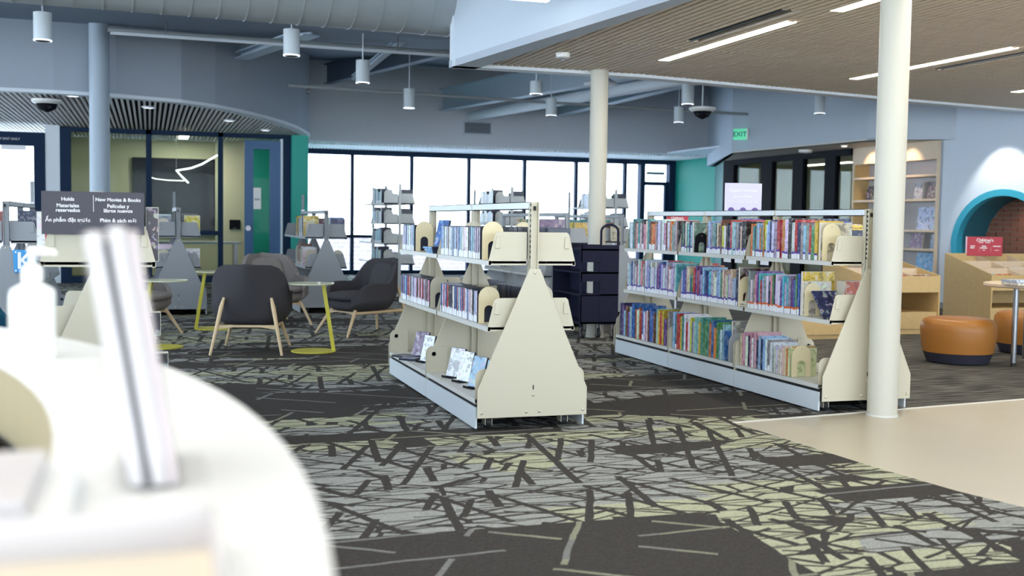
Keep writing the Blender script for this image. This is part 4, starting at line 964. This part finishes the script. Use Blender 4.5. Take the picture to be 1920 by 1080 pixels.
# magazines on the holds shelf and near-left
for i, (x, y, z, col, w_, h_, lb) in enumerate(((.015, 5.86, ZU, (.03, .02, .035), .06, .27, 'tall dark graphic novel at the right end of the holds shelf'), (-.50, 5.95, ZU, (.75, .75, .78), .05, .24, 'white and red book at the left end of the holds shelf'),
        (.02, 5.95, ZM, (.02, .02, .03), .07, .12, 'black book stack top on the holds shelf'), (-.52, 5.95, .42, (.65, .16, .03), .16, .22, 'orange patterned book low on the holds shelf'), (.045, 5.74, .20, (.02, .02, .025), .085, .32, 'tall black book with small white lettering beside the paper stand'))):
    face_book(x, y, z+.014, lb, col, w_, h_, .06, grp='books on the holds shelf')
t_ = face_book(-.47, 5.90, ZU+.014, 'thin red book beside the holds sign', (.50, .03, .03), .03, .22, .16, grp='books on the holds shelf')

# display-shelf books
gD = 'face-out books on the built-in shelves'
for i, (y, z, w_, h_, col, lb) in enumerate(((15.88, 1.655, .32, .24, (.05, .02, .02), 'dark framed book, left on the second built-in shelf'), (15.40, 1.655, .24, .22, (.35, .08, .03), 'reddish book beside the column, second built-in shelf'),
        (14.72, 1.655, .20, .28, (.45, .45, .50), 'pale portrait book, second built-in shelf right'), (14.35, 1.655, .30, .27, (.25, .20, .22), 'busy dark comic at the right end, second built-in shelf'),
        (15.55, 1.178, .46, .42, (.75, .75, .82), 'large white picture book left of the column, third built-in shelf'), (14.45, 1.178, .55, .36, (.45, .52, .75), 'wide pale blue board game book, third built-in shelf'),
        (14.72, .89, .30, .24, (.22, .10, .22), 'purple cover on the fourth built-in shelf'), (14.28, .89, .22, .22, (.20, .30, .50), 'blue cover at the right end, fourth built-in shelf'),
        (14.48, .45, .50, .38, (.04, .30, .62), 'bright blue picture book with a dark creature, bottom built-in shelf'))):
    face_case(11.38, y-.05, z, -PI/2, .12, lb, col, w_, h_, .02, 'book', 'picture_book', gD)

# ================================================================== SIGNS
t_ = thing('shelf_sign', 'black Holds and New Movies sign on the shelf behind the counter', 'sign', (-.254, 5.76, 1.112))
box('sign_board', M_sign, (-.232, -.008, 0), (.232, 0, .205), t_, bevel=.001); box('sign_stand', M_acryl, (-.05, 0, -.12), (.05, .02, .05), t_)
box('divider', M_text, (-.001, -.0095, .11), (.001, -.008, .188), t_)
for s, sz, x, z in (('Holds', .0245, -.115, .168), ('Materiales', .0245, -.115, .137), ('reservados', .0245, -.115, .115), ('Ấn phẩm đặt trước', .0245, -.115, .068), ('New Movies & Books', .0235, .112, .168), ('Películas y', .0245, .112, .137), ('libros nuevos', .0245, .112, .115), ('Phim & sách mới', .0245, .112, .068)):
    text(s, sz, M_text, t_, (x, -.0092, z), (PI/2, 0, 0), bold=True)
t_ = thing('letter_sign', 'blue square sign with a white letter K on the left grey shelf', 'sign', (-1.04, 10.55, .80))
MB().prism([(-.075, -.10), (.10, -.10), (.11, .10), (-.085, .10)], 'y', -.01, 0).obj('sign_board', M_kblue, t_, bevel=.006)
text('K', .20, M_text, t_, (.01, -.012, 0), (PI/2, 0, 0), bold=True)
for xx, zz in ((-.06, .08), (-.06, -.08)): MB().tube([(xx, -.014, zz), (xx, -.01, zz)], .008, 10).obj('standoff', M_white, t_)
t_ = thing('shelf_sign', 'lavender paper sign standing on the right bookshelf', 'sign', (4.62, 8.14, 1.322), rz=-.2)
box('sign_board', M_lav, (-.155, -.004, 0), (.155, 0, .225), t_)
text('Español Infantiles', .034, M_text, t_, (0, -.005, .165), (PI/2, 0, 0)); text('Spanish Children', .024, M_text, t_, (0, -.005, .115), (PI/2, 0, 0)); text('Thiếu nhi tiếng Tây Ban Nha', .021, M_text, t_, (0, -.005, .07), (PI/2, 0, 0))
Mp = mat('purple_print', (.12, .08, .30), .6)
for xx in (-.10, 0, .10): MB().prism(arc(xx, -.0, .028, 0, PI, 8), 'y', -.0052, -.004).obj('printed_figure', Mp, t_)
t_ = thing('shelf_sign', 'small red sign just above the far end of the right bookshelf', 'sign', (5.62, 11.35, 0), rz=-.2)
box('sign_board', M_red, (-.125, -.008, 1.06), (.125, 0, 1.30), t_); box('sign_post', M_steel, (-.01, 0, 0), (.01, .02, 1.2), t_); box('sign_foot', M_steel, (-.1, -.1, 0), (.1, .1, .01), t_)
text("Children's", .035, M_text, t_, (0, -.009, 1.275), (PI/2, 0, 0), bold=True)

# ================================================================== LOUNGE CHAIRS
def lounge_chair(label, x, y, face, m_out, m_in, group='lounge chairs'):
    """face: heading angle (radians, 0 = facing +y)"""
    t = thing('lounge_chair', label, 'chair', (x, y, 0), rz=face, group=group)
    NU, NV = 44, 12; vs = []
    def plan(u):       # u -1..1 round from the left arm front, round the back, to the right arm front
        a = u*PI*.80     # 0 = back
        sx_, cy = math.sin(a), -math.cos(a); n = 3.6
        k = (abs(sx_)**n + abs(cy)**n)**(-1/n)
        return sx_*k, cy*k
    def H(u):
        au = abs(u)
        t1 = min(1, max(0, (au-.27)/.24)); t1 = t1*t1*(3-2*t1)
        h = .79*(1-t1) + .545*t1
        if au > .72: h -= ((au-.72)/.28)**2*.14
        return h
    for j in range(NV+1):
        v = j/NV
        for i in range(NU+1):
            u = -1+2*i/NU; px, py = plan(u); h = H(u)
            z = .25 + (h-.25)*v**1.1
            s = .62 + .38*min(1, (v*2.4))**.55
            au = abs(u); back = max(0, 1-au/.42); back = back*back*(3-2*back)
            top = max(0, (z-.42)/.35)
            narrow = 1 - .36*top*min(1, back*1.6+.0)
            vs.append((px*.335*s*narrow*(1+.04*(1-back)), py*.315*s - .13*top*back - .02, z))
    fs = [(j*(NU+1)+i, j*(NU+1)+i+1, (j+1)*(NU+1)+i+1, (j+1)*(NU+1)+i) for j in range(NV) for i in range(NU)]
    sh = MB().add(vs, fs).obj('shell', m_out, t, smooth=3)
    md = sh.modifiers.new('s', 'SOLIDIFY'); md.thickness = .045; md.offset = -1
    b = sh.modifiers.new('b', 'BEVEL'); b.width = .014; b.segments = 3; b.limit_method = 'ANGLE'; b.angle_limit = .9
    # underside bowl + seat cushion as super-ellipsoids
    def sup(cx, cy, cz, a_, b_, c_s, n1=3.2, nz=2.4, nm='seat_cushion', mm=None, rows=12, cols=32, rotx=0):
        v2 = []
        for r_ in range(rows+1):
            ph = -PI/2+PI*r_/rows; cz_ = math.copysign(abs(math.sin(ph))**(2/nz), math.sin(ph)); cr_ = max(1e-4, abs(math.cos(ph)))**(2/nz)
            for q in range(cols):
                th = 2*PI*q/cols; k = (abs(math.cos(th))**n1+abs(math.sin(th))**n1)**(-1/n1)
                v2.append((a_*cr_*k*math.cos(th), b_*cr_*k*math.sin(th), c_s*cz_))
        f2 = [(r_*cols+q, r_*cols+(q+1) % cols, (r_+1)*cols+(q+1) % cols, (r_+1)*cols+q) for r_ in range(rows) for q in range(cols)]
        return MB().add(v2, f2).obj(nm, mm, t, loc=(cx, cy, cz), smooth=3, rot=(rotx, 0, 0))
    sup(0, .01, .315, .285, .285, .085, nm='seat_bowl', mm=m_out)
    sup(0, .055, .40, .262, .285, .06, nm='seat_cushion', mm=m_in)
    sup(0, -.275, .585, .20, .035, .17, 3, 3.5, 'back_pad', m_in, rotx=.30)
    # wooden frame
    for s2 in (-1, 1):
        MB().tube([(s2*.205, -.335, .50), (s2*.225, -.36, .42), (s2*.31, -.44, 0)], [.012, .020, .012], 12).obj('leg', M_ash, t, smooth=.8)
        MB().tube([(s2*.20, .19, .275), (s2*.225, .22, .24), (s2*.30, .36, 0)], [.018, .020, .012], 12).obj('leg', M_ash, t, smooth=.8)
        MB().tube([(s2*.245, -.375, .25), (s2*.225, .22, .235)], .017, 8).obj('side_rail', M_ash, t, smooth=.8)
    MB().prism([(-.245, .225), (-.12, .243), (.12, .243), (.245, .225), (.245, .262), (-.245, .262)], 'y', -.39, -.36).obj('cross_rail', M_ash, t, bevel=.003)
    MB().prism([(-.225, .215), (-.12, .233), (.12, .233), (.225, .215), (.225, .250), (-.225, .250)], 'y', .20, .23).obj('cross_rail', M_ash, t, bevel=.003)
    return t
lounge_chair('charcoal lounge chair seen from behind, nearest of the seating group', .90, 10.42, -.22, M_char, M_char)
lounge_chair('grey lounge chair facing the camera behind the nearest chair', 1.38, 13.05, PI+.25, M_taupe, M_taupe)
lounge_chair('charcoal lounge chair in profile facing left with pale legs', 2.12, 11.72, PI/2+.42, M_char, M_char)
lounge_chair('taupe lounge chair mostly hidden behind the paper stand', -.13, 11.95, -PI/2-.45, M_taupe, M_taupe)
lounge_chair('deep teal lounge chair at the left edge behind the hand sanitizer', -.98, 7.55, -2.2, M_tealfab, M_tealfab)

def side_table(label, top, base, tr_, zt, m_top, strut_w=.03, group='yellow side tables', m=M_yel):
    bx, by = base; tx, ty = top[0]-bx, top[1]-by
    t = thing('side_table', label, 'table', (bx, by, 0), group=group)
    MB().lathe([(.21, 0), (.21, .008)], 36).obj('base_plate', m, t)
    MB().lathe([(tr_-.004, zt-.012), (tr_, zt-.004), (tr_, zt)], 40, c=(tx, ty)).obj('table_top', m_top, t)
    e = Vector((tx, ty, 0)); 
    return t, tx, ty
def c_table(label, cx_, cy_, ang, tr_=.215, zt=.625, m=M_yel, mtop=M_yelt, group='yellow side tables'):
    """C shaped table: round plate, slanted flat strut at one side, round top"""
    t = thing('side_table', label, 'table', (cx_, cy_, 0), rz=ang, group=group)
    MB().lathe([(.20, 0), (.20, .010)], 36).obj('base_plate', m, t, loc=(0, 0, 0))
    MB().lathe([(tr_-.004, zt-.012), (tr_, zt-.004), (tr_, zt)], 40).obj('table_top', mtop, t, loc=(-.03, 0, 0))
    mb = MB(); mb.add([(.165, -.03, .008), (.20, -.03, .008), (.20, .03, .008), (.165, .03, .008), (.07, -.03, zt-.012), (.105, -.03, zt-.012), (.105, .03, zt-.012), (.07, .03, zt-.012)], [(0,3,2,1),(4,5,6,7),(0,1,5,4),(1,2,6,5),(2,3,7,6),(3,0,4,7)])
    mb.obj('strut', m, t, bevel=.003)
    return t
c_table('yellow C-shaped side table with a pale round top between the two charcoal chairs', 1.42, 10.20, -.15)
c_table('yellow side table left of the nearest charcoal chair', .66, 12.5, PI-.1, group='yellow side tables')
c_table('yellow side table half hidden behind the paper stand', .10, 10.78, PI*.9)
c_table('bright blue low side table at the left edge beside the teal chair', -.93, 6.75, 0, .24, .50, M_bluetab, M_bluetab, group='blue side table')

# ================================================================== BOOK CART
t_ = thing('book_cart', 'navy metal book cart on casters behind the middle shelf', 'cart', (4.24, 10.75, 0))
# right end panel with a looped handle
ep = [(0, .17), (.42, .17)]
hp = .215
MB().prism([(.21, .15), (.425, .15), (.425, .98), (.21, .98)], 'y', 0, .015).obj('end_panel', M_cart, t_, bevel=.004)
MB().tube([(.222, .01, .98), (.222, .01, 1.12)] + [(.3175+.0955*math.cos(a), .01, 1.12+.07*math.sin(a)) for a in [PI-i*PI/10 for i in range(11)]] + [(.413, .01, .98)], .013, 10).obj('handle', M_cart, t_, smooth=.8)
for z0, z1 in ((.80, .985), (.60, .70), (.16, .46)): box('shelf_lip', M_cart, (0, 0, z0), (.21, .012, z1), t_)
for z in (.16, .45, .68, .92): box('cart_shelf', M_cart, (0, .0, z), (.42, .85, z+.018), t_)
MB().prism([(0, .15), (.42, .15), (.42, .98), (0, .98)], 'y', .84, .855).obj('end_panel', M_cart, t_, bevel=.004)
box('side_post', M_cart, (-.005, 0, .12), (.012, .02, .99), t_)
box('shelf_divider', M_cart, (.20, .015, .16), (.21, .84, .93), t_)
for (x, y) in ((.05, .08), (.24, .10), (.38, .03), (.05, .78), (.38, .78)):
    c = MB().box(x-.022, y-.02, .05, x-.018, y+.02, .15).box(x+.018, y-.02, .05, x+.022, y+.02, .15).obj('caster', M_steel, t_)
    MB().tube([(x-.013, y, .052), (x+.013, y, .052)], .052, 20).obj('wheel', M_rubber, c, smooth=.6); MB().tube([(x-.015, y, .052), (x+.015, y, .052)], .03, 16).obj('hub', M_steel, c, smooth=.6)

# ================================================================== CHILDREN'S AREA
t_ = thing('ottoman', 'round tan leather ottoman with a dark base on the grey carpet', 'seat', (6.93, 8.30, 0))
MB().lathe([(.22, 0), (.265, .01), (.30, .10)], 48).obj('ottoman_base', M_navyfab, t_, smooth=.8)
MB().lathe([(.300, .10), (.318, .20), (.327, .30), (.322, .35), (.300, .385), (.26, .402), (.15, .41), (.02, .412)], 48).obj('cushion', M_leather, t_, smooth=1.2)
MB().lathe([(.302, .098), (.304, .104)], 48).obj('piping', M_leather, t_, smooth=.8)
o2 = copy_thing(t_, (8.19, 8.80, 0), 0, 'tan leather ottoman just entering the right edge of the view')
t_ = thing('round_table', 'pale wood round table on grey legs at the right edge', 'table', (7.47, 7.93, 0))
MB().lathe([(.445, .695), (.46, .705), (.46, .725), (.45, .730)], 64).obj('table_top', M_birchl, t_, smooth=.5)
for (x, y) in ((-.235, .02), (-.19, -.16), (.2, .1), (.1, .25)): MB().tube([(x, y, .03), (x, y, .70)], .024, 14).obj('leg', M_steel, t_, smooth=.8)
for (x, y) in ((-.235, .02), (-.19, -.16)): MB().tube([(x, y, 0), (x, y, .035)], .022, 12).obj('foot', M_rubber, t_, smooth=.8)
for i, (dz, c) in enumerate(((0, (.75, .72, .62)), (.022, (.55, .60, .75)))):
    b = thing('picture_book', ('cream', 'white')[i]+' picture book with coloured spine marks, %s of the table stack' % ('lower', 'upper')[i], 'book', (7.28, 7.72, .731+dz), rz=-.1-.05*i)
    box('cover', M_cover, (-.30, -.11, 0), (.30, .11, .020), b).color = (*c, 1)
    for xx, cc in ((-.22, Mp), (-.08, M_kblue), (0, M_yel), (.12, M_black)): box('spine_mark', cc, (xx, -.1115, .003), (xx+.07, -.11, .017), b)
def bin_unit(label, x0, x1, y0, dep, zf, zbk, cols, rows, shelf_z=.26):
    t = thing('browsing_bin', label, 'bin', (x0, y0, 0)); w_ = x1-x0
    prof = [(0, 0), (dep, 0), (dep, zbk), (0, zf)]
    for xx in (0, w_-.02): MB().prism(prof, 'x', xx, xx+.02).obj('side_panel', M_birch, t, bevel=.002)
    box('front_panel', M_birch, (.02, 0, zf-.19), (w_-.02, .02, zf-.005), t)
    box('lower_front', M_birch, (.02, .02, .06), (w_-.02, .04, shelf_z-.03), t); box('kick', M_birch, (.02, .03, 0), (w_-.02, .05, .06), t)
    box('inner_shelf', M_birch, (.02, .02, shelf_z-.03), (w_-.02, dep-.02, shelf_z-.01), t)
    box('back_panel', M_birch, (.02, dep-.02, 0), (w_-.02, dep, zbk), t)
    box('bin_floor', M_birch, (.02, .02, zf-.19), (w_-.02, dep-.02, zf-.175), t)
    for r_ in range(1, rows): 
        yy = dep*r_/rows; zz = zf+(zbk-zf)*r_/rows
        box('partition', M_birchl, (.02, yy-.008, zf-.18), (w_-.02, yy+.008, zz-.01), t)
    for c in range(1, cols):
        xx = w_*c/cols
        MB().prism([(.02, zf-.18), (dep-.02, zf-.18), (dep-.02, zbk-.02), (.02, zf-.01)], 'x', xx-.008, xx+.008).obj('divider', M_birchl, t)
    pal = ['cream', 'white', 'blue', 'orange', 'pale blue', 'red', 'brown', 'white', 'yellow', 'teal']
    for c in range(cols):
        for r_ in range(rows):
            n = R.choice((1, 2, 2))
            for q in range(n):
                cn = R.choice(pal); cw = w_/cols; bw = cw*.62
                yy = dep*r_/rows+.05+q*.05; zz = zf-.17+(zbk-zf)*r_/rows*.8
                face_case(x0+cw*(c+.5)+R.uniform(-.03, .03), y0+yy, zz, R.uniform(-.1, .1), .25, '%s book in %s bin, %s row, %s slot from left, %s' % (cn, 'left' if x0 < 9 else 'right', ('front', 'second', 'third')[r_], ordn(c+1), 'front one' if q == 0 else 'behind'), CN[cn], bw, .185, .012, 'book', 'board_book', 'picture books in the browsing bins')
    return t
bin_unit('birch book browsing bin between the right bookshelf and the arch wall', 7.55, 8.58, 10.6, .80, .665, .825, 3, 2)
bin_unit('wide birch book browsing bin in front of the brick arch', 9.64, 12.05, 11.0, .85, .655, .89, 5, 3)
t_ = thing('storage_box', 'low yellow birch box seen through the right bookshelf', 'box', (6.3, 10.3, 0))
MB().box(0, 0, .05, 1.15, .02, .46).box(0, .5, .05, 1.15, .52, .46).box(0, .02, .05, .02, .5, .46).box(1.13, .02, .05, 1.15, .5, .46).obj('box_sides', M_birch, t_); box('lid', M_birchl, (0, 0, .46), (1.15, .52, .48), t_); box('plinth', M_birch, (.03, .02, 0), (1.12, .48, .05), t_)
t_ = thing('shelf_sign', 'red sign reading Children in front of the brick arch', 'sign', (10.19, 11.78, .86), rz=-.25)
box('sign_board', M_red, (-.235, -.008, .0), (.235, 0, .245), t_, bevel=.002); box('sign_edge', mat('pink_acrylic_edge', (.8, .5, .6), .3), (-.24, -.008, 0), (-.235, .02, .245), t_)
text("Children's", .055, M_text, t_, (0, -.0095, .20), (PI/2, 0, 0), bold=True)
for xx in (-.07, .08): box('divider', M_text, (xx, -.009, .055), (xx+.0015, -.008, .125), t_)
for (a, b_, z, h_) in ((-.08, -.02, .166, .008), (0.01, .07, .166, .008), (-.19, -.13, .118, .012), (-.19, -.135, .095, .012), (-.04, .02, .118, .012), (-.055, .035, .095, .012), (.11, .21, .118, .012), (-.03, .01, .070, .006), (.13, .19, .070, .006)):
    box('lettering', M_text, (a, -.009, z), (b_, -.008, z+h_), t_)

# ================================================================== FRONT COUNTER
ZD = .95; CXD, CYD = -2.81, 1.13; RD = 2.955
desk = thing('service_counter', 'large round white service counter in the left foreground', 'desk', (CXD, CYD, 0))
HR = 2.715; HX, HY = 0, 0       # ring shaped counter, staff side inside
N = 144; ring = [(RD*math.cos(2*PI*i/N), RD*math.sin(2*PI*i/N)) for i in range(N)]
hol = [(HR*math.cos(2*PI*i/N), HR*math.sin(2*PI*i/N)) for i in range(N)]
mb = MB(); v = [(x, y, ZD) for x, y in ring]+[(x, y, ZD) for x, y in hol]+[(x, y, ZD-.04) for x, y in ring]+[(x, y, ZD-.04) for x, y in hol]; fs = []
for i in range(N):
    j = (i+1) % N
    fs += [(i, j, N+j, N+i), (2*N+i, 3*N+i, 3*N+j, 2*N+j), (i, 2*N+i, 2*N+j, j)]
mb.add(v, fs); mb.obj('counter_top', M_white, desk, smooth=.6)
def band(r0, z0, z1, nm, m):
    mb = MB()
    for i in range(N):
        a, b = 2*PI*i/N, 2*PI*(i+1)/N
        mb.add([(r0*math.cos(a), r0*math.sin(a), z0), (r0*math.cos(b), r0*math.sin(b), z0), (r0*math.cos(b), r0*math.sin(b), z1), (r0*math.cos(a), r0*math.sin(a), z1)], [(0, 1, 2, 3)])
    mb.obj(nm, m, desk, smooth=.6)
band(HR, ZD-.11, ZD-.001, 'inner_rim', mat('olive_tan_laminate', (.42, .36, .22), .4)); band(HR-.03, ZD-.24, ZD-.11, 'inner_rim', mat('tan_laminate', (.50, .40, .24), .4))
band(HR+.001, ZD-.125, ZD-.11, 'rim_strip', M_steel)
MB().prism([((HR-.001)*math.cos(2*PI*i/N), (HR-.001)*math.sin(2*PI*i/N)) for i in range(N)], 'z', ZD-.26, ZD-.24).obj('work_surface', M_tan, desk)
mb = MB()
for i in range(N):
    j = (i+1) % N; k = (RD-.09)/RD; a, b = ring[i], ring[j]
    mb.add([(a[0]*k, a[1]*k, 0), (b[0]*k, b[1]*k, 0), (b[0]*k, b[1]*k, ZD-.04), (a[0]*k, a[1]*k, ZD-.04)], [(0, 1, 2, 3)])
mb.obj('counter_front', M_white, desk, smooth=.6)
t_ = thing('cable', 'thin black cable looped on the lower staff desk surface', 'cable', (-.42, 1.80, ZD-.235))
MB().tube([(-.20, .10, 0), (-.10, .14, 0), (0, .10, 0), (.05, 0, 0), (.02, -.10, 0), (-.08, -.14, 0), (-.22, -.12, 0)], .005, 8).obj('cable_cord', M_black, t_, smooth=.8)
t_ = thing('monitor_stand', 'dark equipment corner at the left edge of the staff desk', 'equipment', (-.50, 1.62, ZD-.24)); box('equipment_body', M_sign, (-.12, -.08, 0), (.03, .02, .09), t_, bevel=.006); box('equipment_base', M_black, (-.13, -.1, 0), (.04, .04, .01), t_)
# hand sanitizer
t_ = thing('hand_sanitizer', 'translucent white pump bottle of hand sanitizer on the counter', 'bottle', (-.193, 2.10, ZD))
mb = MB()
def rr(a_, b_, z, n=24, k=3.4): 
    o = []
    for i in range(n):
        th = 2*PI*i/n; q = (abs(math.cos(th))**k+abs(math.sin(th))**k)**(-1/k); o.append((a_*q*math.cos(th), b_*q*math.sin(th), z))
    return o
rings = [rr(.034, .024, 0), rr(.038, .027, .006), rr(.038, .027, .110), rr(.036, .025, .122), rr(.016, .016, .134, k=2), rr(.014, .014, .140, k=2)]
v = [p for r_ in rings for p in r_]; n = 24; fs = [(j*n+i, j*n+(i+1) % n, (j+1)*n+(i+1) % n, (j+1)*n+i) for j in range(5) for i in range(n)]+[tuple(range(n))[::-1], tuple(range(5*n, 6*n))]
mb.add(v, fs); mb.obj('bottle_body', M_sani, t_, smooth=.9)
MB().lathe([(.018, .136), (.018, .158), (.012, .164), (.006, .166), (.006, .182)], 20).obj('pump_collar', M_white, t_, smooth=.6)
MB().tube([(-.006, 0, .186), (.006, 0, .189), (.034, 0, .187), (.038, 0, .182)], [.010, .008, .005, .004], 10).obj('pump_nozzle', M_white, t_, smooth=.8)
box('side_label', mat('faded_label', (.62, .60, .55), .6), (-.0385, -.012, .02), (-.037, .012, .10), t_)
# brochure holder seen edge-on
t_ = thing('brochure_holder', 'blurred acrylic stand of pale leaflets seen edge-on on the counter', 'stand', (0.008, 1.06, ZD))
def slab(x0, x1, z0, z1, dx, y0, y1, m, nm):
    """leaning slab: shifts by dx per unit height"""
    MB().prism([(x0+dx*z0, z0), (x1+dx*z0, z0), (x1+dx*z1, z1), (x0+dx*z1, z1)], 'y', y0, y1).obj(nm, m, t_, bevel=.001)
LX = -.16
slab(-.030, -.027, 0, .245, LX, 0, .16, M_acryl, 'acrylic_back'); slab(.020, .0225, 0, .12, LX, 0, .16, M_acryl, 'acrylic_front'); box('acrylic_base', M_acryl, (-.04, 0, 0), (.045, .16, .003), t_)
slab(-.026, -.012, .004, .235, LX, .004, .155, M_paper, 'leaflet_bundle'); slab(-.0115, -.006, .004, .225, LX*1.05, .004, .155, M_paperd, 'dark_leaflet'); slab(-.005, .008, .004, .240, LX, .004, .155, M_paper, 'leaflet_bundle'); slab(.009, .018, .004, .236, LX*.98, .006, .15, mat('pinkish_paper', (.58, .50, .48), .7), 'leaflet_bundle')
# white things close to the camera
t_ = thing('carton', 'blurred shallow white carton at the bottom left corner', 'box', (-.07, .66, ZD+.0))
MB().box(-.30, 0, 0, .115, .004, .035).box(-.30, .19, 0, .115, .194, .035).box(.112, 0, 0, .115, .194, .035).box(-.30, 0, 0, -.297, .194, .035).obj('carton_sides', M_paper, t_); box('carton_floor', mat('beige_card', (.75, .66, .52), .8), (-.297, .004, 0), (.112, .19, .004), t_)
t_ = thing('paper_tray', 'blurred white paper tray on the inner edge of the counter', 'tray', (-.36, .90, ZD))
box('tray', M_white, (-.15, -.02, 0), (.30, .22, .02), t_, bevel=.008); box('paper_stack', M_paper, (-.13, 0, .02), (.27, .20, .035), t_)
